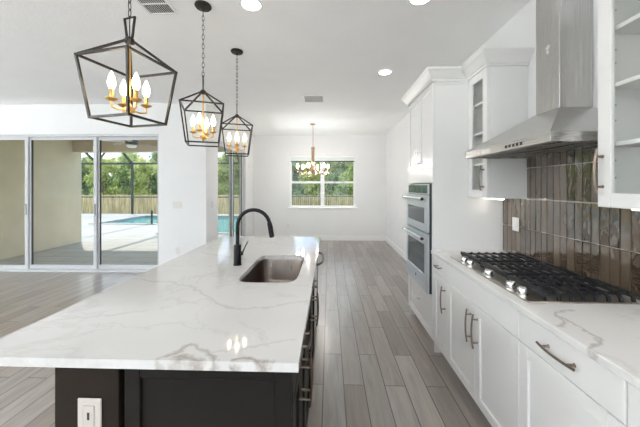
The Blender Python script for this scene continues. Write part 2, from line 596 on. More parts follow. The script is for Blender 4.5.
def leafmat(name, c0, c1, c2):
    m, n, l, p = mat(name)
    g = n.new('ShaderNodeNewGeometry')
    nz = noise(n, l, 0.9, 4, g.outputs['Position'])
    ma = n.new('ShaderNodeMath'); ma.operation = 'MULTIPLY_ADD'; ma.inputs[1].default_value = 0.45
    l.new(g.outputs['Random Per Island'], ma.inputs[0])
    sc = n.new('ShaderNodeMath'); sc.operation = 'MULTIPLY'; sc.inputs[1].default_value = 0.6
    l.new(nz.outputs[0], sc.inputs[0])
    l.new(sc.outputs[0], ma.inputs[2])
    r = ramp(n, l, ma.outputs[0], [(0.2, c0), (0.5, c1), (0.8, c2)])
    l.new(r.outputs[0], p.inputs['Base Color'])
    p.inputs['Roughness'].default_value = 0.6
    tl = n.new('ShaderNodeBsdfTranslucent')
    l.new(r.outputs[0], tl.inputs[0])
    mx = n.new('ShaderNodeMixShader'); mx.inputs[0].default_value = 0.5
    l.new(p.outputs[0], mx.inputs[1]); l.new(tl.outputs[0], mx.inputs[2])
    o = [q for q in n if q.type == 'OUTPUT_MATERIAL'][0]
    l.new(mx.outputs[0], o.inputs[0])
    return m

M['leaf'] = [leafmat('leaf_mid', (0.13, 0.19, 0.05), (0.38, 0.46, 0.14), (0.68, 0.72, 0.28)),
             leafmat('leaf_yellow', (0.19, 0.23, 0.06), (0.52, 0.56, 0.15), (0.80, 0.80, 0.32)),
             leafmat('leaf_dark', (0.09, 0.13, 0.05), (0.25, 0.33, 0.13), (0.48, 0.56, 0.24))]

# ================================================================== room shell
CEIL = 2.91
XR = 1.545       # right wall
YS = 4.85        # patio slider wall, room face
XN = -2.10       # dining nook, left wall
YB = 7.93        # back wall
XL = -7.10
YR = -3.60
bm = B(); box(bm, XL - .15, XR + .15, YR - .15, YS + .15, -0.15, 0); box(bm, XN - .15, XR + .15, YS + .15, YB + .15, -0.15, 0)
struct('floor', bm, M['floor'])
bm = B(); box(bm, XL - .15, XR + .15, YR - .15, YS + .15, CEIL, CEIL + .2); box(bm, XN - .15, XR + .15, YS + .15, YB + .15, CEIL, CEIL + .2)
struct('ceiling', bm, M['ceil'])
bm = B(); box(bm, XR, XR + .15, YR - .15, YB + .15, 0, CEIL)
struct('wall_right', bm, M['wall'])

# back wall with the dining window opening
WX0, WX1, WZ0, WZ1 = -1.10, 0.715, 0.905, 2.335
bm = B()
box(bm, XN - .15, WX0, YB, YB + .15, 0, CEIL); box(bm, WX1, XR, YB, YB + .15, 0, CEIL)
box(bm, WX0, WX1, YB, YB + .15, 0, WZ0); box(bm, WX0, WX1, YB, YB + .15, WZ1, CEIL)
struct('wall_back', bm, M['wall'])

# nook left wall, with its sliding door opening
NY0, NY1, NZ1 = 5.36, 7.20, 2.37
bm = B()
box(bm, XN - .15, XN, YS, NY0, 0, CEIL); box(bm, XN - .15, XN, NY1, YB, 0, CEIL)
box(bm, XN - .15, XN, NY0, NY1, NZ1, CEIL)
struct('wall_nook', bm, M['wall'])

# patio wall with three-panel slider opening
DX0, DX1, DZ1 = -6.56, -2.93, 2.39
bm = B()
box(bm, DX1, XN - .15, YS, YS + .15, 0, CEIL); box(bm, XL, DX0, YS, YS + .15, 0, CEIL)
box(bm, DX0, DX1, YS, YS + .15, DZ1, CEIL)
struct('wall_patio', bm, M['wall'])

# left and rear walls of the living area (behind and beside the camera), with openings for the added windows
bm = B()
LW = [(-3.5, -2.4), (-1.6, 0.4), (1.0, 3.0)]
ys = [YR - .15, -3.5, -2.4, -1.6, .4, 1.0, 3.0, YS + .15]
for a, b_ in ((ys[0], ys[1]), (ys[2], ys[3]), (ys[4], ys[5]), (ys[6], ys[7])):
    box(bm, XL - .15, XL, a, b_, 0, CEIL)
for a, b_ in LW:
    box(bm, XL - .15, XL, a, b_, 0, 0.5); box(bm, XL - .15, XL, a, b_, 2.4, CEIL)
struct('wall_left', bm, M['wall'])
bm = B()
RW = [(-6.9, -4.2), (-3.9, -1.2), (-.9, 1.4)]
xs = [XL, -6.9, -4.2, -3.9, -1.2, -.9, 1.4, XR]
for a, b_ in ((xs[0], xs[1]), (xs[2], xs[3]), (xs[4], xs[5]), (xs[6], xs[7])):
    box(bm, a, b_, YR - .15, YR, 0, CEIL)
for a, b_ in RW:
    box(bm, a, b_, YR - .15, YR, 0, 0.3); box(bm, a, b_, YR - .15, YR, 2.4, CEIL)
struct('wall_rear', bm, simple('low_bounce_wall_paint', (0.36, 0.35, 0.34), 0.6, var=0.02))  # unseen wall, darkened to cut the light bounced off it

# baseboards
def base(name, x0, x1, y0, y1):
    bm = B(); box(bm, x0, x1, y0, y1, 0, 0.13, 0.004)
    struct(name, bm, M['trim'])
base('baseboard_back', XN + .016, XR - .016, YB - .016, YB)
base('baseboard_right', XR - .016, XR, 3.395, YB)
base('baseboard_nook', XN, XN + .016, YS, NY0 - .06)
base('baseboard_nook_far', XN, XN + .016, NY1 + .06, YB - .016)
base('baseboard_patio', DX1 + .01, XN, YS - .016, YS)

# ------------------------------------------------------------------ dining window (double, single-hung)
win = struct_root('window_1')
y0, y1 = YB + .05, YB + .11
bm = B()
fw = .05
box(bm, WX0, WX1, y0, y1, WZ1 - fw, WZ1); box(bm, WX0, WX1, y0, y1, WZ0, WZ0 + fw)
box(bm, WX0, WX0 + fw, y0, y1, WZ0 + fw, WZ1 - fw); box(bm, WX1 - fw, WX1, y0, y1, WZ0 + fw, WZ1 - fw)
xm = (WX0 + WX1) / 2
box(bm, xm - .055, xm + .055, y0, y1, WZ0 + fw, WZ1 - fw)
obj('window_frame', bm, M['trim'], win)
zm = 1.60
for a, b_ in ((WX0 + fw, xm - .055), (xm + .055, WX1 - fw)):
    bm = B()
    box(bm, a, b_, y0 + .005, y1 - .005, zm - .028, zm + .028, .003)
    o = obj('meeting_rail', bm, M['trim'], win)
    for z0, z1 in ((WZ0 + fw, zm - .028), (zm + .028, WZ1 - fw)):
        bm = B(); box(bm, a, b_, y0 + .025, y0 + .031, z0, z1)
        obj('pane', bm, M['glass'], win)
bm = B(); box(bm, WX0 - .05, WX1 + .05, YB - .035, YB + .05, WZ0 - .03, WZ0 + .004, .005)
obj('window_sill', bm, M['trim'], win)
# roller shade rolled up at the head of the opening
rs = thing('roller_shade', 'pale rolled-up roller shade at the head of the dining window', 'shade', (xm, YB + .02, WZ1))
bm = B(); box(bm, WX0 + .008, WX1 - .008, YB + .003, YB + .045, WZ1 - .05, WZ1 - .004, .006)
obj('cassette', bm, M['trim'], rs)
bm = B(); box(bm, WX0 + .03, WX1 - .03, YB + .022, YB + .025, WZ1 - .145, WZ1 - .05)
obj('fabric', bm, M['paper'], rs)
bm = B(); box(bm, WX0 + .03, WX1 - .03, YB + .014, YB + .032, WZ1 - .168, WZ1 - .145, .003)
obj('hem_bar', bm, M['cage'], rs)

# ------------------------------------------------------------------ sliding doors
door = struct_root('door_1')
bm = B()
box(bm, DX0, DX1, YS + .02, YS + .14, DZ1 - .035, DZ1); box(bm, DX0, DX1, YS - .004, YS + .14, 0.001, 0.035)
box(bm, DX1 - .03, DX1, YS + .02, YS + .14, .035, DZ1 - .035); box(bm, DX0, DX0 + .03, YS + .02, YS + .14, .035, DZ1 - .035)
obj('door_frame', bm, M['alu'], door)
edges = [-6.54, -5.32, -4.11, -2.95]
for i in range(3):
    a, b_ = edges[i], edges[i + 1]
    yy = YS + .035 + .034 * (i % 3)
    sw = .055
    b2 = b_ + (.03 if i < 2 else 0)
    bm = B()
    box(bm, a, a + sw, yy, yy + .03, .036, DZ1 - .036); box(bm, b2 - sw, b2, yy, yy + .03, .036, DZ1 - .036)
    box(bm, a + sw, b2 - sw, yy, yy + .03, .036, .10); box(bm, a + sw, b2 - sw, yy, yy + .03, DZ1 - .085, DZ1 - .036)
    pn = obj('sliding_sash', bm, M['alu'], door)
    bm = B(); box(bm, a + sw, b2 - sw, yy + .012, yy + .018, .10, DZ1 - .085)
    obj('glass_pane', bm, M['tglass'], pn)
    bm = B(); box(bm, a + sw, a + sw + .012, yy + .002, yy + .028, .10, DZ1 - .085)
    obj('gasket', bm, M['gasket'], pn)
    if i < 2:
        bm = B(); box(bm, b2 - .04, b2 - .015, yy - .025, yy, .98, 1.18, .006)
        obj('pull_handle', bm, M['alu'], pn)

door = struct_root('door_2')
bm = B()
box(bm, XN - .14, XN - .02, NY0, NY1, NZ1 - .035, NZ1); box(bm, XN - .14, XN - .004, NY0, NY1, .001, .03)
box(bm, XN - .14, XN - .02, NY0, NY0 + .03, .03, NZ1 - .035); box(bm, XN - .14, XN - .02, NY1 - .03, NY1, .03, NZ1 - .035)
obj('door_frame', bm, M['alu'], door)
ym = 6.28
for i, (a, b_) in enumerate(((NY0 + .03, ym + .03), (ym - .03, NY1 - .03))):
    xx = XN - .07 - .035 * i
    bm = B()
    box(bm, xx, xx + .03, a, a + .055, .032, NZ1 - .037); box(bm, xx, xx + .03, b_ - .055, b_, .032, NZ1 - .037)
    box(bm, xx, xx + .03, a + .055, b_ - .055, .032, .10); box(bm, xx, xx + .03, a + .055, b_ - .055, NZ1 - .085, NZ1 - .037)
    pn = obj('sliding_sash', bm, M['alu'], door)
    bm = B(); box(bm, xx + .012, xx + .018, a + .055, b_ - .055, .10, NZ1 - .085)
    obj('glass_pane', bm, M['tglass'], pn)
    bm = B(); box(bm, xx + .008, xx + .022, b_ - .060, b_ - .055, .10, NZ1 - .085)
    obj('gasket', bm, M['gasket'], pn)

# unseen living-area windows, added to let more light in
def added_window(name, axis, a, b_, z0, z1, at):
    r = struct_root(name)
    def bx(bm, u0, u1, w0, w1, za, zb):
        if axis == 'y':
            box(bm, w0, w1, u0, u1, za, zb)
        else:
            box(bm, u0, u1, w0, w1, za, zb)
    bm = B()
    t = .05
    bx(bm, a, b_, at, at + .06, z1 - t, z1); bx(bm, a, b_, at, at + .06, z0, z0 + t)
    bx(bm, a, a + t, at, at + .06, z0 + t, z1 - t); bx(bm, b_ - t, b_, at, at + .06, z0 + t, z1 - t)
    mid = (a + b_) / 2
    bx(bm, mid - .04, mid + .04, at, at + .06, z0 + t, z1 - t)
    obj('window_frame', bm, M['trim'], r)
    for u0, u1 in ((a + t, mid - .04), (mid + .04, b_ - t)):
        bm = B(); bx(bm, u0, u1, at + .027, at + .033, z0 + t, z1 - t)
        obj('pane', bm, M['glass'], r)
for k_, (a, b_) in enumerate(LW):
    added_window('window_%d' % (2 + k_), 'y', a, b_, .5, 2.4, XL - .11)
for k_, (a, b_) in enumerate(RW):
    added_window('window_%d' % (2 + len(LW) + k_), 'x', a, b_, .3, 2.4, YR - .11)

# ================================================================== outside
bm = B(); box(bm, -40, 40, -30, 60, -0.5, -0.16)
struct('ground', bm, M['grass'])
# deck around the L-shaped pool
bm = B()
dz0, dz1 = -.15, -.02
PX0, PX1, PXm, PY0, PY1, PYn = -9.4, -3.0, -5.3, 11.4, 14.4, 9.2
box(bm, -15, PX0, YS + .16, 15.6, dz0, dz1)
box(bm, PX1, -2.26, YS + .16, 15.6, dz0, dz1)
box(bm, PX0, PX1, YS + .16, PYn, dz0, dz1)
box(bm, PX0, PXm, PYn, PY0, dz0, dz1)
box(bm, PX0, PX1, PY1, 15.6, dz0, dz1)
struct('patio_deck', bm, M['deck'])
bm = B(); box(bm, -30, XL - .16, -12, YS, dz0, dz1); box(bm, XL, 4, -12, YR - .16, dz0, dz1)
struct('bounce_paving', bm, M['deck'])  # unseen pale paving, added to bounce sunlight up into the added windows
pool = thing('swimming_pool', 'teal swimming pool set in the pale deck beyond the patio doors', 'pool', (-6, 12.8, -.12))
bm = B(); prism(bm, [(PX0, PY1), (PX0, PY0), (PXm, PY0), (PXm, PYn), (PX1, PYn), (PX1, PY1)], -.145, -.09)
obj('water', bm, M['water'], pool)
bm = B()
cw = .22
for x0, x1, yy0, yy1 in ((PX0 - cw, PX0, PY0 - cw, PY1 + cw), (PX0, PXm, PY0 - cw, PY0), (PXm - cw, PXm, PYn - cw, PY0 - cw),
                         (PXm, PX1 + cw, PYn - cw, PYn), (PX1, PX1 + cw, PYn, PY1 + cw), (PX0, PX1, PY1, PY1 + cw)):
    box(bm, x0, x1, yy0, yy1, -.019, .012, .004)
obj('coping', bm, M['deck'], pool)

# lanai: stucco wing wall, beam, ceiling slab, eave over the dining window
bm = B(); box(bm, XL, -6.75, YS + .16, 7.63, -.14, 2.82)
struct('wall_wing', bm, M['stucco'])
bm = B(); box(bm, -6.75, XN - .16, 7.35, 7.63, 2.40, 2.82)
struct('beam', bm, M['stuccodk'])
bm = B(); box(bm, XL, XN - .16, YS + .16, 7.95, 2.82, 3.0)
struct('ceiling_lanai', bm, M['stucco'])
bm = B(); box(bm, XN - .16, XR + .75, YB + .16, YB + .69, 2.80, 2.98); box(bm, XR + .16, XR + .75, YS, YB + .16, 2.80, 2.98)
struct('roof_eave', bm, M['stucco'])
bm = B(); box(bm, XN - .17, XN - .151, YS + .16, NY0, -.01, 2.81); box(bm, XN - .17, XN - .151, NY1, YB + .15, -.01, 2.81); box(bm, XN - .17, XN - .151, NY0, NY1, NZ1, 2.81)
struct('wall_outer', bm, M['stucco'])

# ceiling fan on the lanai
fc = Vector((-4.42, 6.30, 2.72))
fan = thing('ceiling_fan', 'ceiling fan with dark motor and white light under the lanai roof', 'ceiling fan', tuple(fc))
bm = B(); lathe(bm, [(.07, .0995), (.075, .07), (.03, .04), (.014, .03), (.014, -.17)], fc, 20)
obj('mount', bm, M['cage'], fan, True)
bm = B(); lathe(bm, [(.03, -.17), (.10, -.19), (.125, -.22), (.125, -.28), (.10, -.31)], fc, 24)
obj('motor', bm, M['cage'], fan, True)
bm = B(); lathe(bm, [(.10, -.311), (.105, -.33), (.075, -.365), (.01, -.378)], fc, 24)
obj('light_globe', bm, M['fanlight'], fan, True)
for k in range(5):
    a = 0.15 + k * 2 * PI / 5
    d = Vector((math.cos(a), math.sin(a), 0)); q = Vector((-d.y, d.x, 0))
    def pt(r_, s_, z_):
        return fc + d * r_ + q * s_ + Vector((0, 0, z_))
    bm = B()
    hexa(bm, [pt(.11, -.03, -.262), pt(.70, -.065, -.266), pt(.70, .065, -.246), pt(.11, .03, -.250)],
             [pt(.11, -.03, -.254), pt(.70, -.065, -.258), pt(.70, .065, -.238), pt(.11, .03, -.242)])
    obj('blade', bm, M['alu'] if k % 2 else M['stuccodk'], fan)

# pool cage
cage = thing('pool_cage', 'dark framed screen enclosure around the pool', 'screen enclosure', (-8.8, 15.5, 0))
CY = 15.5
cx = [-14.83, -12.83, -10.84, -8.84, -6.84, -4.84, -2.84]
for x in cx:
    bm = B(); box(bm, x - .045, x + .045, CY - .045, CY + .045, -.019, 2.70)
    obj('post', bm, M['cage'], cage)
    bm = B()
    tube(bm, [(x, CY, 2.75), (x, 14.1, 3.75), (x, 8.05, 3.75), (x, 7.96, 3.02)], .045, 4)
    obj('roof_rafter', bm, M['cage'], cage)
bm = B(); box(bm, cx[0] - .045, cx[-1] + .045, CY - .05, CY + .05, 2.70, 2.80)
obj('eave_beam', bm, M['cage'], cage)
bm = B(); box(bm, cx[0], cx[-1], CY - .025, CY + .025, .88, .94)
obj('chair_rail', bm, M['cage'], cage)
bm = B(); tube(bm, [(cx[1], CY, 2.8), (cx[2], 14.1, 3.75)], .035, 4)
obj('diagonal_brace', bm, M['cage'], cage)
bm = B(); tube(bm, [(cx[-1], 15.5, 2.75), (cx[-1], 8.3, 2.75), (cx[-1], 8.3, 0)], .045, 4)
obj('side_frame', bm, M['cage'], cage)
# pool handrail seen at the edge of the door
hr = B(); tube(hr, [(-7.02, 11.14, .012), (-7.02, 11.14, .50), (-7.035, 11.19, .56), (-7.05, 11.24, .50), (-7.05, 11.24, .013)], .02, 8)
tag(obj('handrail', hr, M['cage'], None, True, (-7.02, 11.14, 0)), 'dark hooped handrail at the near edge of the pool', 'handrail')

# board fence
fn = thing('board_fence', 'weathered tan board fence running behind the pool cage', 'fence', (-6, 17.2, -.16))
bm = B()
x = -20.0
while x < 8.0:
    h = .98 + random.uniform(-.03, .03)
    box(bm, x, x + .135, 17.2, 17.222, -.16, h)
    x += .15
obj('boards', bm, M['fence'], fn)
bm = B(); box(bm, -20, 8, 17.223, 17.27, .1, .19); box(bm, -20, 8, 17.223, 17.27, .70, .79)
obj('rail', bm, M['fence'], fn)
# black metal fence nearer, outside the dining window
mf = thing('metal_fence', 'low black metal picket fence outside the dining window', 'fence', (0, 15.9, -.16))
bm = B(); x = -2.5
while x < 6:
    box(bm, x, x + .018, 15.9, 15.918, -.16, 1.0); x += .11
obj('pickets', bm, M['cage'], mf)
bm = B(); box(bm, -2.55, 6, 15.885, 15.897, .93, .97); box(bm, -2.55, 6, 15.885, 15.897, .05, .09)
obj('rail', bm, M['cage'], mf)
for x in (-2.55, -.5, 1.6, 3.7, 5.8):
    bm = B(); box(bm, x - .03, x + .03, 15.92, 15.98, -.16, 1.06)
    obj('post', bm, M['cage'], mf)

def tree(name, label, cat, loc, h, w, mi, nl, ls, group=None, trunk=0.3, low=0.0):
    r = thing(name, label, cat, loc, group)
    x, y, z = loc
    bm = B()
    th = h * trunk + .3
    for k in range(3):
        a = random.uniform(0, 6.28)
        tube(bm, [(x + .1 * math.cos(a), y + .1 * math.sin(a), z), (x + .25 * math.cos(a), y + .25 * math.sin(a), z + th * .6),
                  (x + w * .3 * math.cos(a), y + w * .3 * math.sin(a), z + th + h * .25)], [.09, .07, .03], 6)
    obj('trunk', bm, M['bark'], r)
    bm = B()
    cz = z + low + (h - low) / 2
    # several lobes
    lobes = []
    for k in range(9):
        a = random.uniform(0, 6.28); rr = random.uniform(0, .55) * w
        lz = cz + random.uniform(-.36, .36) * (h - low)
        lobes.append((Vector((x + rr * math.cos(a), y + rr * math.sin(a) * .7, lz)), random.uniform(.28, .5) * w))
    for c, rad in lobes[:9]:
        bb = bmesh.ops.create_icosphere(bm, subdivisions=2, radius=rad * .72, matrix=Matrix.Translation(c))
        for v in bb['verts']:
            v.co += Vector((random.uniform(-1, 1), random.uniform(-1, 1), random.uniform(-1, 1))) * rad * .14
            v.co.z = max(v.co.z, z + .05)
    for k in range(nl):
        c, rad = random.choice(lobes)
        d = Vector((random.gauss(0, 1), random.gauss(0, 1), random.gauss(0, 1))).normalized()
        pc = c + d * rad * random.uniform(.70, 1.12)
        if pc.z < z + .05:
            continue
        u = Vector((random.gauss(0, 1), random.gauss(0, 1), random.gauss(0, 1))).normalized()
        v = u.cross(d).normalized() if abs(u.dot(d)) < .95 else Vector((1, 0, 0))
        s = ls * random.uniform(.6, 1.3)
        nn = u.cross(v) * s * .12
        bm.faces.new([bm.verts.new(q) for q in (pc - u * s, pc + v * s * .42 + nn, pc + u * s, pc - v * s * .42 + nn)])
    me_o = obj('foliage', bm, M['leaf'][mi], r)
    return r

LAB = {'p': ('leafy green tree in the thicket beyond the pool, seen through the left patio doors', 'trees seen through the patio doors'),
       's': ('leafy green tree beyond the pool, seen through the narrow dining side door', 'trees seen through the dining side door'),
       'w': ('leafy green tree in the thicket seen through the dining window', 'trees seen through the dining window')}
for x, y, h, mi, v in [(-19.6, 20.6, 3.5, 0, 'p'), (-16.5, 20.4, 3.8, 1, 'p'), (-13.5, 20.6, 4.2, 1, 'p'), (-10.4, 20.5, 4.4, 0, 'p'),
                       (-7.4, 20.5, 4.6, 0, 's'), (-4.4, 20.6, 4.4, 1, 's'), (-1.5, 20.4, 4.0, 1, 'w'), (1.5, 20.5, 4.3, 0, 'w'), (4.5, 20.6, 4.6, 2, 'w')]:
    tree('tree', LAB[v][0], 'tree', (x, y, -.16), h, 1.36, mi, 1700, .15, LAB[v][1])
for x, y, h, mi, v in [(-22.0, 25.2, 4.4, 2, 'p'), (-18.3, 25.0, 4.9, 0, 'p'), (-14.7, 25.2, 6.2, 2, 'p'), (-11.1, 25.0, 6.6, 0, 'p'), (-7.5, 25.2, 7.0, 2, 's'),
                       (-3.9, 25.0, 6.6, 2, 'w'), (-.2, 25.2, 6.4, 0, 'w'), (3.4, 25.0, 6.8, 2, 'w')]:
    tree('tree', LAB[v][0], 'tree', (x, y, -.16), h, 1.62, mi, 2000, .19, LAB[v][1])
for x, y, h, w, mi in [(-2.0, 17.95, 1.5, .62, 2), (-.6, 17.95, 1.3, .6, 2), (.7, 17.95, 1.45, .6, 2), (2.0, 17.95, 1.5, .6, 2)]:
    tree('shrub', 'low dark shrub behind the fence, in the lower half of the dining window', 'shrub', (x, y, -.16), h, w, mi, 700, .09, 'shrubs behind the fence', .2)

# tall dense hedge closing the view behind the trees
hg = thing('hedge', 'tall dense dark green hedge closing the view behind all the trees', 'hedge', (-8, 28.6, -.16))
bm = B()
x = -27.0
cores = []
while x < 9.0:
    h = 3.2 if x < -18.5 else 4.9
    for zc_ in [.5 + .85 * k for k in range(int(h / .85))]:
        c = Vector((x + random.uniform(-.2, .2), 28.6 + random.uniform(-.2, .2), zc_ - .16))
        cores.append((c, random.uniform(.75, .95)))
    x += 1.0
for c, rad in cores:
    bb = bmesh.ops.create_icosphere(bm, subdivisions=2, radius=rad * .85, matrix=Matrix.Translation(c))
    for v in bb['verts']:
        v.co += Vector((random.uniform(-1, 1), random.uniform(-1, 1), random.uniform(-1, 1))) * .10
for k in range(6000):
    c, rad = random.choice(cores)
    d = Vector((random.gauss(0, 1), -abs(random.gauss(0, 1)), random.gauss(0, 1))).normalized()
    pc = c + d * rad * random.uniform(.8, 1.1)
    u = Vector((random.gauss(0, 1), random.gauss(0, 1), random.gauss(0, 1))).normalized()
    v = u.cross(d).normalized()
    q = .17 * random.uniform(.6, 1.3)
    bm.faces.new([bm.verts.new(p_) for p_ in (pc - u * q, pc + v * q * .42, pc + u * q, pc - v * q * .42)])
obj('foliage', bm, M['leaf'][2], hg)

# ================================================================== fronts: generic door / drawer / pull builders
class Map:
    """u along the run, w outward depth, v up -> world"""
    def __init__(s, face, sign, along):
        s.f, s.s, s.al = face, sign, along
    def P(s, u, w, v):
        d = s.f + s.s * w
        return Vector((d, u, v)) if s.al == 'y' else Vector((u, d, v))
    def box(s, bm, u0, u1, w0, w1, v0, v1, bev=0.0):
        a, b_ = s.P(u0, w0, v0), s.P(u1, w1, v1)
        box(bm, min(a.x, b_.x), max(a.x, b_.x), min(a.y, b_.y), max(a.y, b_.y), min(a.z, b_.z), max(a.z, b_.z), bev)

def shaker(mp, u0, u1, v0, v1, st=.058, t=.02, rec=.011):
    bm = B()
    bv = .002
    mp.box(bm, u0, u0 + st, 0.0005, t, v0, v1, bv); mp.box(bm, u1 - st, u1, 0.0005, t, v0, v1, bv)
    mp.box(bm, u0 + st, u1 - st, 0.0005, t, v1 - st, v1, bv); mp.box(bm, u0 + st, u1 - st, 0.0005, t, v0, v0 + st, bv)
    mp.box(bm, u0 + st - .001, u1 - st + .001, 0.0005, t - rec, v0 + st - .001, v1 - st + .001)
    return bm

def glazed_frame(mp, u0, u1, v0, v1, st=.058, t=.02):
    bm = B()
    bv = .002
    mp.box(bm, u0, u0 + st, 0.0005, t, v0, v1, bv); mp.box(bm, u1 - st, u1, 0.0005, t, v0, v1, bv)
    mp.box(bm, u0 + st, u1 - st, 0.0005, t, v1 - st, v1, bv); mp.box(bm, u0 + st, u1 - st, 0.0005, t, v0, v0 + st, bv)
    return bm

def slab_front(mp, u0, u1, v0, v1, t=.02):
    bm = B(); mp.box(bm, u0, u1, 0.0005, t, v0, v1, .003)
    return bm

def pull(mp, u, v, L=.20, vertical=True, w0=.02, r=.0055, out=.032, bow=.010):
    """arched bar pull with two posts"""
    bm = B()
    pts = []
    for k in range(11):
        s = -1 + 2 * k / 10
        w = w0 + out + bow * (1 - s * s) - bow * .5
        pts.append(mp.P(u, w, v + s * L / 2) if vertical else mp.P(u + s * L / 2, w, v))
    tube(bm, pts, r, 8)
    for s in (-.68, .68):
        w = w0 + out + bow * (1 - s * s) - bow * .5
        a = mp.P(u, w0, v + s * L / 2) if vertical else mp.P(u + s * L / 2, w0, v)
        b_ = mp.P(u, w, v + s * L / 2) if vertical else mp.P(u + s * L / 2, w, v)
        tube(bm, [a, a + (b_ - a) * .12, b_], [r * 1.5, r * .95, r * .95], 8)
    return bm

# ================================================================== right-hand run
XF = 0.945       # carcass face; door fronts stand to XF - .02
mr_ = Map(XF, -1, 'y')

def base_cabinet(label, ya, yb, doors, drawer_handle, false_front=False, drawer_full=None):
    t = thing('base_cabinet', label, 'cabinet', (XF, (ya + yb) / 2, 0), 'white base cabinets')
    bm = B(); box(bm, XF, 1.542, ya + .0005, yb - .0005, .10, .884); box(bm, XF + .06, 1.542, ya + .0005, yb - .0005, .001, .10)
    obj('carcass', bm, M['cab'], t)
    g = .0018
    d = obj('drawer' if not false_front else 'false_front', slab_front(mr_, ya + g, yb - g, .733, .878), M['cab'], t)
    if drawer_handle:
        obj('handle', pull(mr_, (ya + yb) / 2, .806, drawer_handle, False), M['pull'], d, True)
    for (a, b_, hu) in doors:
        d = obj('door', shaker(mr_, a + g, b_ - g, .112, .729), M['cab'], t)
        if hu is not None:
            obj('handle', pull(mr_, hu, .575, .215, True), M['pull'], d, True)
    return t

base_cabinet('narrow white base cabinet with one drawer and door, beside the oven tower', 2.298, 2.598, [(2.298, 2.598, 2.335)], .11)
base_cabinet('wide white two-door base cabinet under the gas cooktop', 1.437, 2.298, [(1.437, 1.868, 1.868 - .035), (1.868, 2.298, 1.868 + .045)], None, True)
base_cabinet('white base cabinet with one wide drawer, nearer than the cooktop', .929, 1.437, [(.929, 1.437, None)], .19)
base_cabinet('white base cabinet at the near end of the right-hand counter', .32, .929, [(.32, .6245, None), (.6245, .929, None)], .19)

bm = B(); box(bm, .905, 1.543, .318, 2.5985, .8845, .915, .003)
tag(obj('quartz_worktop', bm, M['quartz2'], None, False, (1.22, 1.45, .8845)), 'white quartz worktop with grey veins along the right wall, under the cooktop', 'worktop')

# backsplash: stacked vertical tiles, each slightly off flat
bm = B()
TP, TH_ = .0565, .237
rows = [(.9155, 1.150), (1.152, 1.3835)]
ylo, yhi = .32, 2.597
box(bm, 1.538, 1.5445, ylo, yhi, .9155, 1.384, mat=1)
box(bm, 1.538, 1.5445, 1.368, 2.288, 1.384, 1.735, mat=1)
def tile(y0, y1, z0, z1):
    g = .0016
    y0 += g; y1 -= g; z0 += g; z1 -= g
    if y1 - y0 < .006 or z1 - z0 < .006:
        return
    ty, tz = random.uniform(-.0011, .0011), random.uniform(-.0012, .0012)
    def xx(y, z, base_):
        return base_ + ty * (2 * (y - y0) / (y1 - y0) - 1) + tz * (2 * (z - z0) / (z1 - z0) - 1)
    b_ = .0022
    f = [bm.verts.new((xx(y, z, 1.530), y, z)) for y, z in ((y0 + b_, z0 + b_), (y1 - b_, z0 + b_), (y1 - b_, z1 - b_), (y0 + b_, z1 - b_))]
    e = [bm.verts.new((1.5385, y, z)) for y, z in ((y0, z0), (y1, z0), (y1, z1), (y0, z1))]
    bm.faces.new(f)
    for i in range(4):
        bm.faces.new((f[i], f[(i + 1) % 4], e[(i + 1) % 4], e[i]))
y = 2.597
col_y = []
yy = 2.02 + TP * 20
cols = []
while yy > ylo:
    a, b_ = max(yy - TP, ylo), min(yy, yhi)
    if b_ > a:
        cols.append((a, b_))
    yy -= TP
for a, b_ in cols:
    for z0, z1 in ((.9155, 1.150), (1.150, 1.3835)):
        tile(a, b_, z0, z1)
    a2, b2 = max(a, 1.368), min(b_, 2.288)
    if b2 > a2:
        tile(a2, b2, 1.3865, 1.623); tile(a2, b2, 1.623, 1.735)
tag(obj('tile_backsplash', bm, [M['tile'], M['grout']], None, False, (1.54, 1.45, .915)), 'glossy taupe vertical stacked tile backsplash behind the cooktop', 'backsplash')

# switch plate on the tile
t = thing('wall_switch', 'white switch plate on the brown tile backsplash', 'switch', (1.53, 2.41, 1.17))
bm = B(); box(bm, 1.5205, 1.5275, 2.368, 2.450, 1.118, 1.228, .003); obj('plate', bm, M['plate'], t)
bm = B(); box(bm, 1.517, 1.5205, 2.391, 2.427, 1.140, 1.206, .002); obj('rocker', bm, M['plate'], t)

# ------------------------------------------------------------------ gas cooktop
ck = thing('gas_cooktop', 'stainless five-burner gas cooktop with black iron grates', 'cooktop', (1.22, 1.88, .915))
CX0, CX1, CY0, CY1 = .963, 1.487, 1.428, 2.335
bm = B(); box(bm, CX0, CX1, CY0, CY1, .9155, .9225, .003)
obj('tray', bm, M['tray'], ck)
for yk in (2.165, 2.075, 1.84, 1.62, 1.525):
    bm = B()
    lathe(bm, [(.028, .9228), (.028, .928), (.0235, .930), (.0235, .953), (.021, .957), (.002, .9575)], (.998, yk, 0), 20)
    box(bm, .979, 1.017, yk - .0035, yk + .0035, .9565, .963, .001)
    obj('knob', bm, M['chrome'], ck, True)
for xb, yb, r in ((1.16, 1.57, .04), (1.38, 1.57, .035), (1.26, 1.88, .055), (1.16, 2.19, .035), (1.38, 2.19, .045)):
    bm = B()
    lathe(bm, [(r * 1.25, .9226), (r * 1.25, .928), (r, .930), (r, .938), (r * .85, .941), (.002, .942)], (xb, yb, 0), 24)
    obj('burner', bm, M['iron'], ck, True)
secs = [(1.432, 1.727), (1.733, 2.027), (2.033, 2.331)]
gx = [1.058 + i * .0585 for i in range(8)]
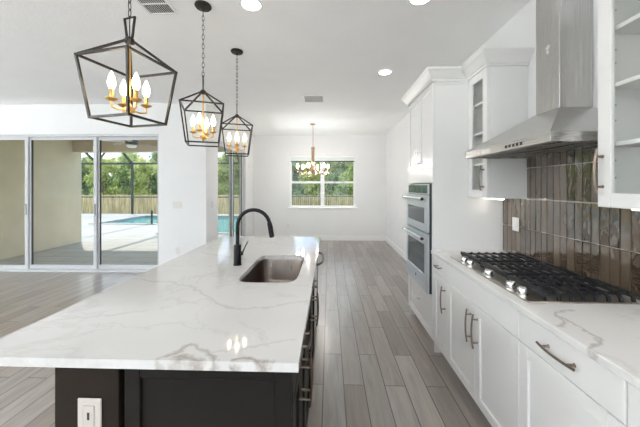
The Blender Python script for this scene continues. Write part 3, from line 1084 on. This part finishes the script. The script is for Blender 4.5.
for a, b_ in secs:
    bm = B()
    zt = .962
    for i, xg in enumerate(gx):
        tube(bm, [(xg, a + .005, .9235), (xg, a + .010, .945), (xg, a + .03, zt), (xg, b_ - .03, zt), (xg, b_ - .010, .945), (xg, b_ - .005, .9235)], .0062, 4)
    for yc in (a + .035, (a + b_) / 2, b_ - .035):
        box(bm, gx[0], gx[-1], yc - .006, yc + .006, zt - .0125, zt - .0005)
    box(bm, gx[0] - .016, gx[0] - .002, a + .004, b_ - .004, .940, zt + .004, .003)
    obj('grate', bm, M['iron'], ck)

# ------------------------------------------------------------------ range hood
hd = thing('range_hood', 'stainless wall chimney range hood over the gas cooktop', 'range hood', (1.3, 1.84, 1.70))
HX, HY0, HY1 = 1.055, 1.412, 2.276
bm = B(); box(bm, HX, 1.5435, HY0, HY1, 1.738, 1.745); 
box(bm, HX, HX + .012, HY0, HY1, 1.697, 1.738, .001); box(bm, HX + .012, 1.527, HY0, HY0 + .012, 1.697, 1.738); box(bm, HX + .012, 1.527, HY1 - .012, HY1, 1.697, 1.738)
obj('rim', bm, M['steel'], hd)
GX, GY0, GY1 = 1.350, 1.735, 1.930
bm = B()
hexa(bm, [(HX, HY0, 1.7455), (1.5435, HY0, 1.7455), (1.5435, HY1, 1.7455), (HX, HY1, 1.7455)],
         [(GX - .005, GY0 - .005, 1.945), (1.5435, GY0 - .005, 1.945), (1.5435, GY1 + .005, 1.945), (GX - .005, GY1 + .005, 1.945)])
obj('canopy', bm, M['steelv'], hd)
bm = B(); box(bm, GX, 1.5435, GY0, GY1, 1.9455, CEIL - .001, .002)
obj('chimney', bm, M['steelv'], hd)
bm = B(); box(bm, HX + .013, 1.526, HY0 + .013, HY1 - .013, 1.712, 1.720)
for k in range(24):
    yk = HY0 + .05 + k * .0325
    box(bm, HX + .06, 1.49, yk, yk + .012, 1.709, 1.712)
obj('filter', bm, M['steel'], hd)
for k in range(5):
    bm = B(); yk = 1.62 + k * .034
    box(bm, HX - .0025, HX - .0002, yk - .009, yk + .009, 1.709, 1.727, .001)
    obj('button', bm, M['ovenblack'], hd)
bm = B(); box(bm, HX - .002, HX - .0002, 1.93, 2.03, 1.704, 1.732)
obj('badge', bm, M['plate'], hd)
# small pale emblem on the chimney face
bm = B()
def epoly(pts):
    a = [bm.verts.new((GX - .0022, 1.824 + yy, 2.331 + zz)) for yy, zz in pts]
    b_ = [bm.verts.new((GX - .0004, 1.824 + yy, 2.331 + zz)) for yy, zz in pts]
    bm.faces.new(a); bm.faces.new(b_)
    for i in range(len(pts)):
        bm.faces.new((a[i], a[(i + 1) % len(pts)], b_[(i + 1) % len(pts)], b_[i]))
epoly([(-.004, -.034), (.004, -.034), (.014, -.008), (.004, -.014), (-.004, -.014), (-.014, -.008)])
epoly([(-.022, .010), (-.009, -.004), (-.006, .020)])
epoly([(.022, .010), (.009, -.004), (.006, .020)])
epoly([(-.005, -.008), (.005, -.008), (.005, .026), (-.005, .026)])
obj('emblem', bm, M['plate'], hd)

# ------------------------------------------------------------------ upper glass cabinets
XU = 1.25        # carcass face of the uppers, door to 1.23
mu_ = Map(XU, -1, 'y')
def crown(path, prof):
    """mitred moulding: path = list of xy corner points (outside on the right of travel), prof = (out, z)"""
    bm = B()
    n_ = len(path)
    dirs = [(Vector(path[i + 1]) - Vector(path[i])).normalized() for i in range(n_ - 1)]
    nor = [Vector((d.y, -d.x)) for d in dirs]
    rings = []
    for i in range(n_):
        if i == 0:
            off = nor[0]
        elif i == n_ - 1:
            off = nor[-1]
        else:
            b_ = (nor[i - 1] + nor[i])
            off = b_ / (b_.dot(nor[i]))
        rings.append([bm.verts.new((path[i][0] + off.x * o, path[i][1] + off.y * o, z)) for o, z in prof])
    for i in range(n_ - 1):
        a, b_ = rings[i], rings[i + 1]
        k = len(prof)
        for j in range(k):
            bm.faces.new((a[j], a[(j + 1) % k], b_[(j + 1) % k], b_[j]))
    bm.faces.new(rings[0]); bm.faces.new(rings[-1])
    return bm
def crown_prof(z0):
    return [(.001, z0), (.010, z0), (.010, z0 + .018), (.020, z0 + .026), (.050, z0 + .075), (.066, z0 + .092), (.066, z0 + .108), (.001, z0 + .108)]

def glass_cabinet(label, ya, yb, hu, side_panel, crown_path):
    t = thing('wall_cabinet', label, 'cabinet', (1.40, (ya + yb) / 2, 1.385), 'white glass-front wall cabinets')
    z0, z1 = 1.387, 2.42
    bm = B()
    box(bm, XU, 1.543, ya, ya + .018, z0, z1); box(bm, XU, 1.543, yb - .018, yb, z0, z1)
    box(bm, XU, 1.543, ya + .018, yb - .018, z0, z0 + .02); box(bm, XU, 1.543, ya + .018, yb - .018, z1 - .02, z1)
    box(bm, 1.53, 1.543, ya + .018, yb - .018, z0 + .02, z1 - .02)
    obj('carcass', bm, M['cabin'], t)
    for zs in (1.66, 1.92, 2.17):
        bm = B(); box(bm, XU + .012, 1.529, ya + .0185, yb - .0185, zs, zs + .018)
        obj('shelf', bm, M['cabin'], t)
        if True:
            pass
    for zz in (1.52, 1.60, 1.78, 1.85, 2.04, 2.10, 2.28):
        for xx_ in (XU + .045, 1.47):
            bm = B()
            lathe(bm, [(.004, -.0008), (.004, 0)], (xx_, yb - .0181, zz), 8, 'y')
            obj('peg_hole', bm, M['plategrey'], t)
    d = obj('door', glazed_frame(mu_, ya + .002, yb - .002, z0 + .002, z1 - .002, .065 if yb - ya < .4 else .062), M['cab'], t)
    st = .065 if yb - ya < .4 else .062
    bm = B(); box(bm, XU - .012, XU - .008, ya + st, yb - st, z0 + .06, z1 - .06)
    obj('glass_pane', bm, M['kglass'], d)
    obj('handle', pull(mu_, hu, 1.548, .20, True), M['pull'], d, True)
    obj('crown', crown(crown_path, crown_prof(z1)), M['cab'], t)
    bm = B(); box(bm, XU, 1.543, ya, yb, z1 + .001, z1 + .02); obj('top_board', bm, M['cab'], t)
    bm = B(); box(bm, XU + .10, XU + .13, ya + .03, yb - .03, z0 - .012, z0 - .001, .002)
    ls = obj('light_strip', bm, M['strip'], t)
    return t
glass_cabinet('narrow white glass-door wall cabinet between hood and oven tower', 2.29, 2.597, 2.335, True, [(1.543, 2.288), (1.232, 2.288), (1.232, 2.597)][::-1])
glass_cabinet('white glass-door wall cabinet with shelves, nearest on the right', .905, 1.365, 1.338, False, [(1.543, 1.367), (1.232, 1.367), (1.232, .903), (1.543, .903)])

# ------------------------------------------------------------------ oven tower
XT = .94         # carcass face, fronts to .92
mt_ = Map(XT, -1, 'y')
TY0, TY1 = 2.60, 3.385
t = thing('oven_tower', 'tall white cabinet tower holding the wall ovens', 'cabinet', (1.2, 3.0, 0))
bm = B()
box(bm, XT, 1.543, TY0, TY0 + .019, .001, 2.42); box(bm, XT, 1.543, TY1 - .019, TY1, .001, 2.42)
box(bm, XT, 1.53, TY0 + .019, TY1 - .019, .10, .505); box(bm, XT, 1.53, TY0 + .019, TY1 - .019, 1.515, 2.42)
box(bm, 1.53, 1.543, TY0 + .019, TY1 - .019, .10, 2.42); box(bm, XT + .06, 1.53, TY0 + .019, TY1 - .019, .001, .10)
obj('carcass', bm, M['cab'], t)
bm = B(); mt_.box(bm, TY0, TY1, .0005, .02, 1.515, 1.648, .002); mt_.box(bm, TY0, TY0 + .02, .0005, .02, .505, 1.515); mt_.box(bm, TY1 - .085, TY1, .0005, .02, .505, 1.515)
obj('face_frame', bm, M['cab'], t)
ymid = (TY0 + TY1) / 2
for a, b_, hu in ((TY0 + .001, ymid - .0015, ymid - .035), (ymid + .0015, TY1 - .001, ymid + .035)):
    d = obj('door', shaker(mt_, a, b_, 1.652, 2.412), M['cab'], t)
    obj('handle', pull(mt_, hu, 1.775, .17, True), M['chrome'], d, True)
d = obj('drawer', shaker(mt_, TY0 + .001, TY1 - .001, .112, .500), M['cab'], t)
obj('handle', pull(mt_, ymid, .36, .19, False), M['chrome'], d, True)
bm = B(); box(bm, XT + .001, 1.543, TY0, TY1, 2.4205, 2.44); obj('top_board', bm, M['cab'], t)
obj('crown', crown([(1.543, TY1 + .001), (.918, TY1 + .001), (.918, TY0 - .001), (1.15, TY0 - .001)], crown_prof(2.416)), M['cab'], t)
bm = B(); box(bm, .945, 1.225, TY0 - .006, TY0 - .0005, 2.385, 2.414, .002); obj('frieze_strip', bm, M['cab'], t)

ov = thing('double_oven', 'stainless double wall oven built into the white tower', 'oven', (1.1, 2.95, .51))
OY0, OY1 = 2.622, 3.298
mo_ = Map(.918, -1, 'y')
bm = B(); box(bm, .9455, 1.45, OY0 + .02, OY1 - .02, .512, 1.508); box(bm, .9, .9455, OY0, OY1, .512, 1.508)
obj('housing', bm, M['ovenblack'], ov)
mo2 = Map(.8995, -1, 'y')
bm = B(); mo2.box(bm, OY0, OY1, 0, .004, 1.408, 1.506, .001)
cp = obj('control_panel', bm, M['ovensteel'], ov)
bm = B(); mo2.box(bm, OY0 + .04, OY1 - .015, .0042, .0055, 1.418, 1.496)
obj('display', bm, M['display'], cp)
for (z0, z1, wz0, wz1, hz) in ((1.062, 1.402, 1.135, 1.285, 1.368), (.516, 1.050, .665, .945, 1.008)):
    bm = B()
    a, b_ = OY0, OY1
    mo2.box(bm, a, b_, 0, .022, z0, wz0, .002); mo2.box(bm, a, b_, 0, .022, wz1, z1, .002)
    mo2.box(bm, a, a + .075, 0, .022, wz0, wz1); mo2.box(bm, b_ - .045, b_, 0, .022, wz0, wz1)
    d = obj('door', bm, M['ovensteel'], ov)
    bm = B(); mo2.box(bm, a + .075, b_ - .045, 0, .017, wz0, wz1)
    obj('window', bm, M['ovenglass'], d)
    bm = B()
    tube(bm, [mo2.P(a + .03, .062, hz), mo2.P(b_ - .03, .062, hz)], .013, 12)
    for u in (a + .06, b_ - .06):
        tube(bm, [mo2.P(u, .022, hz), mo2.P(u, .062, hz)], .010, 8)
    hh = obj('handle', bm, M['ovensteel'], d, True)
    for u0, u1 in ((a + .010, a + .0295), (b_ - .0295, b_ - .010)):
        bm = B()
        tube(bm, [mo2.P(u0, .062, hz), mo2.P(u1, .062, hz)], .0145, 12)
        obj('end_cap', bm, M['redcap'], hh, True)
bm = B(); lathe(bm, [(.014, -.0235), (.014, -.022)], (.8995, 2.96, .595), 16, 'x'); obj('emblem', bm, M['ovenblack'], ov)

# ================================================================== island
IX0, IX1, IY0, IY1 = -1.222, -.099, .920, 3.245
ZT0, ZT1 = .8845, .915
SC = Vector((-.378, 2.025)); SA, SB = .182, .340
def srad(a, A=SA, Bq=SB, e=6.5):
    c_, s_ = abs(math.cos(a)), abs(math.sin(a))
    return ((c_ / A) ** e + (s_ / Bq) ** e) ** (-1 / e)
def rrad(a):
    c_, s_ = math.cos(a), math.sin(a)
    ts = []
    if c_ > 1e-9: ts.append((IX1 - SC.x) / c_)
    if c_ < -1e-9: ts.append((IX0 - SC.x) / c_)
    if s_ > 1e-9: ts.append((IY1 - SC.y) / s_)
    if s_ < -1e-9: ts.append((IY0 - SC.y) / s_)
    return min(ts)
angs = [2 * PI * k / 96 for k in range(96)]
for x in (IX0, IX1):
    for y in (IY0, IY1):
        angs.append(math.atan2(y - SC.y, x - SC.x) % (2 * PI))
for x in (SA, -SA):
    for y in (SB, -SB):
        angs.append(math.atan2(y, x) % (2 * PI))
angs = sorted(set(round(a, 6) for a in angs))
bm = B()
NA = len(angs)
L = {}
for nm, rf, z in (('ot', rrad, ZT1), ('it', srad, ZT1), ('ob', rrad, ZT0), ('ib', srad, ZT0)):
    L[nm] = [bm.verts.new((SC.x + rf(a) * math.cos(a), SC.y + rf(a) * math.sin(a), z)) for a in angs]
for i in range(NA):
    j = (i + 1) % NA
    bm.faces.new((L['it'][i], L['ot'][i], L['ot'][j], L['it'][j]))
    bm.faces.new((L['ib'][i], L['ib'][j], L['ob'][j], L['ob'][i]))
    bm.faces.new((L['ot'][i], L['ob'][i], L['ob'][j], L['ot'][j]))
    bm.faces.new((L['it'][i], L['it'][j], L['ib'][j], L['ib'][i]))
tag(obj('island_worktop', bm, M['quartz'], None, False, ((IX0 + IX1) / 2, 2.08, ZT0)), 'long white veined quartz slab on the dark island, with sink cutout', 'worktop')

sk = thing('kitchen_sink', 'rectangular stainless undermount sink in the island top', 'sink', (SC.x, SC.y, .68))
bm = B()
lv = [(1.09, .884), (1.015, .884), (1.0, .870), (.985, .72), (.95, .695), (.85, .688), (.16, .682)]
rings = []
for s, z in lv:
    rings.append([bm.verts.new((SC.x + srad(a) * s * math.cos(a), SC.y + srad(a) * s * math.sin(a), z)) for a in angs])
for i in range(len(rings) - 1):
    for k in range(NA):
        j = (k + 1) % NA
        bm.faces.new((rings[i][k], rings[i][j], rings[i + 1][j], rings[i + 1][k]))
bm.faces.new(rings[-1])
bmesh.ops.solidify(bm, geom=bm.faces[:], thickness=.0015)
obj('basin', bm, M['sink'], sk, True)
bm = B(); lathe(bm, [(.043, .6845), (.045, .688), (.036, .689), (.030, .686), (.004, .686)], (SC.x, SC.y, 0), 24)
obj('drain', bm, M['chrome'], sk, True)

fa = thing('kitchen_faucet', 'matte black gooseneck faucet on the island beside the sink', 'faucet', (-.664, 2.06, .915))
fx, fy = -.664, 2.06
bm = B(); lathe(bm, [(.030, .9155), (.030, .921), (.027, .924), (.027, 1.055), (.0255, 1.06), (.016, 1.063)], (fx, fy, 0), 24)
obj('base', bm, M['black'], fa, True)
bm = B()
R_ = .118
pts = [(fx, fy, 1.06), (fx, fy, 1.12), (fx, fy, 1.19)]
for k in range(1, 15):
    a = PI - k * (PI * .93) / 14
    pts.append((fx + R_ + R_ * math.cos(a), fy, 1.195 + R_ * math.sin(a)))
tube(bm, pts, .0135, 14)
obj('neck', bm, M['black'], fa, True)
ex, ez = pts[-1][0], pts[-1][2]
bm = B(); tube(bm, [(ex - .001, fy, ez), (ex + .006, fy, ez - .03), (ex + .016, fy, ez - .095), (ex + .017, fy, ez - .105)], [.0165, .018, .018, .015], 14)
obj('spray_head', bm, M['black'], fa, True)
bm = B(); tube(bm, [(fx + .026, fy, 1.00), (fx + .040, fy, 1.00)], .015, 12); tube(bm, [(fx + .038, fy, 1.005), (fx + .055, fy, 1.045), (fx + .078, fy, 1.088)], [.0055, .005, .0045], 8)
obj('lever', bm, M['black'], fa, True)

# island knee wall on the seating side, with its outlet
kw = thing('island_knee_wall', 'dark brown knee wall under the left side of the island top', 'island wall', (-.83, 2.08, 0))
bm = B(); box(bm, -.943, -.718, .958, 3.205, .001, .884, .002)
obj('panel', bm, M['dark2'], kw)
t = thing('wall_outlet', 'white outlet plate on the end of the dark island', 'outlet', (-.814, .955, .70))
bm = B(); box(bm, -.857, -.774, .951, .9575, .640, .760, .003); obj('plate', bm, M['platewarm'], t)
bm = B(); box(bm, -.835, -.796, .9485, .951, .662, .738, .002); obj('socket', bm, M['platewarm'], t)
bm = B(); box(bm, -.820, -.812, .948, .9485, .690, .715); obj('slot', bm, M['gapshade'], t)

# island cabinets
XI = -.145
mi_ = Map(XI, 1, 'y')
XC0 = -.700
def island_cabinet(label, ya, yb, near_end=False, pulls_dz=.645):
    t = thing('island_cabinet', label, 'cabinet', (-.42, (ya + yb) / 2, 0), 'dark island cabinets')
    bm = B()
    box(bm, XC0, XI, ya + .0005, ya + .0185, .10, .884); box(bm, XC0, XI, yb - .0185, yb - .0005, .10, .884)
    box(bm, XC0, XC0 + .012, ya + .0185, yb - .0185, .10, .884); box(bm, XC0 + .012, XI, ya + .0185, yb - .0185, .10, .118)
    box(bm, XI - .018, XI, ya + .0185, yb - .0185, .118, .66); box(bm, XI - .018, XI, ya + .0185, yb - .0185, .86, .884); box(bm, XC0, XI - .07, ya + .0005, yb - .0005, .001, .0995)
    box(bm, XI - .018, XI, ya + .0185, yb - .0185, .66, .86)
    obj('carcass', bm, M['dark'], t)
    g = .0018
    d = obj('drawer', slab_front(mi_, ya + g, yb - g, .738, .878), M['dark'], t)
    obj('handle', pull(mi_, (ya + yb) / 2, .815, .16, False, bow=.006, out=.040), M['pulldk'], d, True)
    m_ = (ya + yb) / 2
    for a, b_, hu in ((ya, m_, m_ - .028), (m_, yb, m_ + .028)):
        d = obj('door', shaker(mi_, a + g, b_ - g, .112, .734), M['dark'], t)
        obj('handle', pull(mi_, hu, pulls_dz, .20, True, bow=.008, out=.044), M['pulldk'], d, True)
    if near_end:
        me_ = Map(ya, -1, 'x')
        bm = shaker(me_, XC0 + .0005, -.1265, .001, .884, .055, .018, .011)
        obj('end_panel', bm, M['dark'], t)
    return t
island_cabinet('dark island cabinet with doors and drawer at the near end', .978, 1.52, True)
island_cabinet('dark island cabinet under the sink, facing the aisle', 1.521, 2.43)
bm = B(); box(bm, XC0, -.128, 3.05, 3.205, .001, .884, .002)
tag(obj('island_end_filler', bm, M['dark'], None, False, (-.41, 3.1, 0)), 'dark filler panel closing the far end of the island', 'panel')

dw = thing('dishwasher', 'dishwasher with bowed bar handle at the far end of the island', 'dishwasher', (-.42, 2.74, 0))
bm = B(); box(bm, -.69, -.16, 2.434, 3.046, .10, .882); box(bm, -.69, -.22, 2.45, 3.03, .001, .0995)
obj('tub', bm, M['ovenblack'], dw)
bm = B(); box(bm, -.1595, -.128, 2.436, 3.044, .11, .880, .004)
d = obj('door', bm, M['steelv'], dw)
bm = B(); pts = []
for k in range(13):
    s = -1 + 2 * k / 12
    pts.append((-.128 + .068 * (1 - s ** 4), 2.74 + s * .26, .80))
tube(bm, pts, .011, 10)
obj('handle', bm, M['pulldk'], d, True)

# ================================================================== lantern pendants
def make_lantern(label, loc, rot, arm_a, hook_a):
    """origin on the ceiling; everything hangs below"""
    t = thing('lantern_pendant', label, 'pendant light', (0, 0, 0), 'lantern pendants over the island')
    c = 0.0
    zc = -.001
    bm = B(); lathe(bm, [(.062, zc), (.064, zc - .012), (.056, zc - .022), (.015, zc - .028), (.010, zc - .045), (.004, zc - .046)], (0, 0, 0), 24)
    obj('canopy', bm, M['bronze'], t, True)
    z_ap = 2.235 - CEIL
    z_hook = z_ap + .105
    bm = B()
    z = zc - .044
    k = 0
    Lk = .046
    while z - Lk > z_hook - .012:
        pts = []
        for q in range(12):
            a = 2 * PI * q / 12
            u = .008 * math.cos(a); v = Lk / 2 * math.sin(a)
            pts.append((u if k % 2 else 0, 0 if k % 2 else u, z - Lk / 2 + v))
        tube(bm, pts, .0021, 5, True)
        z -= Lk * .80
        k += 1
    obj('chain', bm, M['bronze'], t, True)
    # hook: flat trapezoid loop, wide side up
    bm = B()
    hc, hs = math.cos(hook_a - rot), math.sin(hook_a - rot)
    tube(bm, [(-.034 * hc, -.034 * hs, z_hook), (.034 * hc, .034 * hs, z_hook), (.017 * hc, .017 * hs, z_ap), (-.017 * hc, -.017 * hs, z_ap)], .0045, 4, True)
    tube(bm, [(0, 0, z_hook + .01), (0, 0, z_ap)], .0025, 6)
    obj('hook', bm, M['bronze'], t)
    # cage
    zt, zb = 2.105 - CEIL, 1.815 - CEIL
    ht, hb = .150, .114
    top = [Vector((sx * ht, sy * ht, zt)) for sx, sy in ((-1, -1), (1, -1), (1, 1), (-1, 1))]
    bot = [Vector((sx * hb, sy * hb, zb)) for sx, sy in ((-1, -1), (1, -1), (1, 1), (-1, 1))]
    bm = B()
    r = .0052
    for i in range(4):
        j = (i + 1) % 4
        tube(bm, [top[i], top[j]], r, 4); tube(bm, [bot[i], bot[j]], r, 4)
        tube(bm, [top[i], bot[i]], r, 4)
        tube(bm, [Vector((0, 0, z_ap - .012)) + (top[i] * Vector((1, 1, 0)) if False else Vector((top[i].x, top[i].y, 0))) * .08, top[i]], r, 4)
    for v in top + bot:
        box(bm, v.x - r * 1.05, v.x + r * 1.05, v.y - r * 1.05, v.y + r * 1.05, v.z - r * 1.05, v.z + r * 1.05)
    lathe(bm, [(.008, z_ap - .03), (.022, z_ap - .024), (.022, z_ap - .004), (.012, z_ap + .006), (.004, z_ap + .007)], (0, 0, 0), 12)
    obj('cage', bm, M['bronze'], t)
    # stem, hub and four candle arms
    zh = 1.872 - CEIL
    bm = B(); tube(bm, [(0, 0, z_ap - .03), (0, 0, zh)], .0055, 10)
    lathe(bm, [(.003, zh - .034), (.010, zh - .028), (.006, zh - .020), (.022, zh - .014), (.024, zh + .008), (.010, zh + .018), (.006, zh + .03)], (0, 0, 0), 16)
    obj('stem', bm, M['gold'], t, True)
    for q in range(4):
        a = arm_a - rot + q * PI / 2
        d = Vector((math.cos(a), math.sin(a), 0))
        ra = .078
        e = d * ra
        bm = B()
        tube(bm, [d * .015 + Vector((0, 0, zh - .004)), d * .05 + Vector((0, 0, zh - .008)), e + Vector((0, 0, zh)), e + Vector((0, 0, zh + .030))], .0048, 8)
        arm = obj('arm', bm, M['gold'], t, True)
        bm = B(); lathe(bm, [(.008, zh + .026), (.026, zh + .036), (.027, zh + .040), (.010, zh + .040)], e, 16)
        obj('drip_cup', bm, M['gold'], arm, True)
        bm = B(); lathe(bm, [(.0095, zh + .0405), (.0095, zh + .082), (.0085, zh + .086)], e, 12)
        obj('candle_sleeve', bm, M['gold'], arm, True)
        z0 = zh + .0862
        bm = B(); lathe(bm, [(.009, z0), (.0155, z0 + .014), (.0178, z0 + .030), (.0145, z0 + .052), (.007, z0 + .072), (.001, z0 + .086)], e, 12)
        obj('bulb', bm, M['bulb'], arm, True)
    return t
for label_, lc, ra, aa, ha in (
        ('black lantern pendant with four candle bulbs, largest and nearest, at left', (-1.017, 1.435, CEIL), -12, 55, -15),
        ('black lantern pendant with candle bulbs, the middle one of three over the island', (-.993, 2.235, CEIL), 21, 4, 112),
        ('black lantern pendant with candle bulbs, smallest and farthest, in front of the narrow glass door', (-.972, 3.0, CEIL), 19, 18, 108)):
    o = make_lantern(label_, lc, math.radians(ra), math.radians(aa), math.radians(ha))
    o.location = lc
    o.rotation_euler = (0, 0, math.radians(ra))

# ================================================================== dining chandelier
cc = Vector((-.373, 6.55, CEIL))
ch = thing('chandelier', 'bronze dining chandelier with glass shades in front of the window', 'chandelier', tuple(cc))
bm = B(); lathe(bm, [(.065, -.001), (.065, -.018), (.015, -.028), (.006, -.04)], cc, 20); obj('canopy', bm, M['copper'], ch, True)
bm = B(); tube(bm, [cc + Vector((0, 0, -.04)), cc + Vector((0, 0, -.53))], .006, 8); obj('rod', bm, M['copper'], ch, True)
bm = B()
lathe(bm, [(.012, -.52), (.040, -.535), (.043, -.55), (.036, -.58), (.036, -.84), (.046, -.86), (.030, -.89), (.034, -1.00), (.055, -1.03), (.050, -1.07), (.020, -1.11), (.016, -1.16), (.026, -1.19), (.018, -1.24), (.004, -1.275)], cc, 20)
obj('column', bm, M['copper'], ch, True)
for q in range(6):
    a = .28 + q * PI / 3
    d = Vector((math.cos(a), math.sin(a), 0))
    def cp_(r_, z_):
        return cc + d * r_ + Vector((0, 0, z_))
    bm = B()
    tube(bm, [cp_(.045, -1.04), cp_(.13, -1.10), cp_(.23, -1.15), cp_(.32, -1.14), cp_(.355, -1.10), cp_(.355, -1.07)], .0085, 8)
    arm = obj('arm', bm, M['copper'], ch, True)
    e = cc + d * .355
    bm = B(); lathe(bm, [(.010, -1.085), (.045, -1.065), (.048, -1.055), (.016, -1.05), (.016, -1.01), (.010, -1.005)], e, 16)
    obj('socket_cup', bm, M['copper'], arm, True)
    bm = B(); lathe(bm, [(.008, -1.004), (.017, -.985), (.020, -.965), (.014, -.94), (.002, -.92)], e, 12)
    obj('bulb', bm, M['cbulb'], arm, True)
    bm = B()
    ring_i, ring_o = [], []
    prof = [(.047, -1.054), (.053, -1.02), (.056, -.96), (.055, -.90)]
    rgs = []
    for r_, h_ in prof:
        rgs.append([bm.verts.new(e + Vector((r_ * math.cos(2 * PI * k / 18), r_ * math.sin(2 * PI * k / 18), h_))) for k in range(18)])
    for i in range(3):
        for k in range(18):
            bm.faces.new((rgs[i][k], rgs[i][(k + 1) % 18], rgs[i + 1][(k + 1) % 18], rgs[i + 1][k]))
    bmesh.ops.solidify(bm, geom=bm.faces[:], thickness=.002)
    obj('glass_shade', bm, M['cglass'], arm, True)

# ================================================================== recessed lights
def can_light(x, y, label, group=None):
    t = thing('recessed_light', label, 'ceiling light', (x, y, CEIL), group)
    bm = B()
    rgs = []
    for r_, h_ in ((.092, 0), (.092, -.006), (.074, -.010), (.070, -.004)):
        rgs.append([bm.verts.new((x + r_ * math.cos(2 * PI * k / 32), y + r_ * math.sin(2 * PI * k / 32), CEIL - .0005 + h_)) for k in range(32)])
    for i in range(3):
        for k in range(32):
            bm.faces.new((rgs[i][k], rgs[i][(k + 1) % 32], rgs[i + 1][(k + 1) % 32], rgs[i + 1][k]))
    obj('trim_ring', bm, M['trim'], t, True)
    bm = B(); lathe(bm, [(.071, CEIL - .003), (.070, CEIL - .007), (.002, CEIL - .012)], (x, y, 0), 24)
    obj('lens', bm, M['can'], t, True)
can_light(-.612, 2.235, 'lit recessed ceiling light beside the middle lantern pendant')
can_light(.692, 3.61, 'lit recessed ceiling light over the aisle, before the white tower')
can_light(.690, 2.20, 'lit recessed ceiling light over the aisle at the top edge of the photo')
for i, (x, y) in enumerate([(.69, .6), (-.61, .6), (-.61, -1.0), (.69, -1.0), (-2.6, .2), (-4.4, .2), (-6.2, .2), (-2.6, -2.2), (-4.4, -2.2), (-6.2, -2.2), (-2.7, 1.9), (-4.5, 1.9), (-6.2, 1.9), (-.61, -2.6), (.69, -2.6)]):  # unseen fixtures added to help light the room
    can_light(x, y, 'added recessed ceiling light over the unseen rear half of the room', 'added recessed lights over the rear of the room')

# ================================================================== ceiling vents
def vent(label, x0, x1, y0, y1, nsl, along):
    t = thing('ceiling_vent', label, 'vent', ((x0 + x1) / 2, (y0 + y1) / 2, CEIL))
    z1 = CEIL - .001
    f = .022
    bm = B()
    box(bm, x0, x1, y0, y0 + f, z1 - .010, z1, .002); box(bm, x0, x1, y1 - f, y1, z1 - .010, z1, .002)
    box(bm, x0, x0 + f, y0 + f, y1 - f, z1 - .010, z1, .002); box(bm, x1 - f, x1, y0 + f, y1 - f, z1 - .010, z1, .002)
    obj('frame', bm, M['trim'], t)
    bm = B(); box(bm, x0 + f, x1 - f, y0 + f, y1 - f, z1 - .0015, z1)
    obj('duct_shade', bm, M['gapshade'], t)  # dark sheet painted as the unlit depth of the duct
    for k in range(nsl):
        bm = B()
        if along == 'y':
            xc = x0 + f + (k + .5) * (x1 - x0 - 2 * f) / nsl
            box(bm, xc - .002, xc + .002, y0 + f, y1 - f, z1 - .005, z1 - .0018)
        else:
            yc = y0 + f + (k + .5) * (y1 - y0 - 2 * f) / nsl
            box(bm, x0 + f, x1 - f, yc - .003, yc + .003, z1 - .005, z1 - .0018)
        obj('slat', bm, M['trim'], t)
    bm = B()
    if along == 'y':
        box(bm, x0 + f, x1 - f, (y0 + y1) / 2 + .05, (y0 + y1) / 2 + .058, z1 - .0095, z1 - .002)
        obj('crossbar', bm, M['trim'], t)
vent('white slatted air vent in the ceiling above the nearest lantern pendant', -1.485, -1.235, 1.95, 2.34, 12, 'y')
vent('small white air vent in the ceiling between kitchen and dining nook', -.425, -.085, 4.49, 4.85, 9, 'x')

# ================================================================== wall plates
def plate(name, label, cat, o, ax, w, h, rock):
    """o = centre on the wall; ax '-y' faces the camera, '+x' faces right"""
    t = thing(name, label, cat, o)
    def bx(bm, u0, u1, d0, d1, v0, v1, bev=0.0):
        if ax == '-y':
            box(bm, o[0] + u0, o[0] + u1, o[1] - d1, o[1] - d0, o[2] + v0, o[2] + v1, bev)
        else:
            box(bm, o[0] + d0, o[0] + d1, o[1] + u0, o[1] + u1, o[2] + v0, o[2] + v1, bev)
    bm = B(); bx(bm, -w / 2, w / 2, .0005, .007, -h / 2, h / 2, .002); obj('plate', bm, M['plate'], t)
    for u in rock:
        bm = B(); bx(bm, u - .017, u + .017, .007, .0105, -.034, .034, .002); obj('rocker' if cat == 'switch' else 'socket', bm, M['plate'], t)
plate('wall_switch', 'triple white switch plate on the wall right of the patio doors', 'switch', (-2.60, YS, 1.167), '-y', .165, .118, (-.046, 0, .046))
plate('wall_outlet', 'white outlet low on the wall right of the patio doors', 'outlet', (-2.59, YS, .385), '-y', .075, .118, (0,))
plate('wall_switch', 'single white switch plate on the strip beside the narrow dining door', 'switch', (XN, 5.08, 1.164), '+x', .075, .118, (0,))
plate('wall_outlet', 'white outlet low on the back wall left of the dining window', 'outlet', (-1.13, YB, .407), '-y', .075, .118, (0,))
plate('door_sensor', 'small white sensor high on the nook wall beyond the narrow door', 'sensor', (XN, 7.415, 2.018), '+x', .06, .09, ())
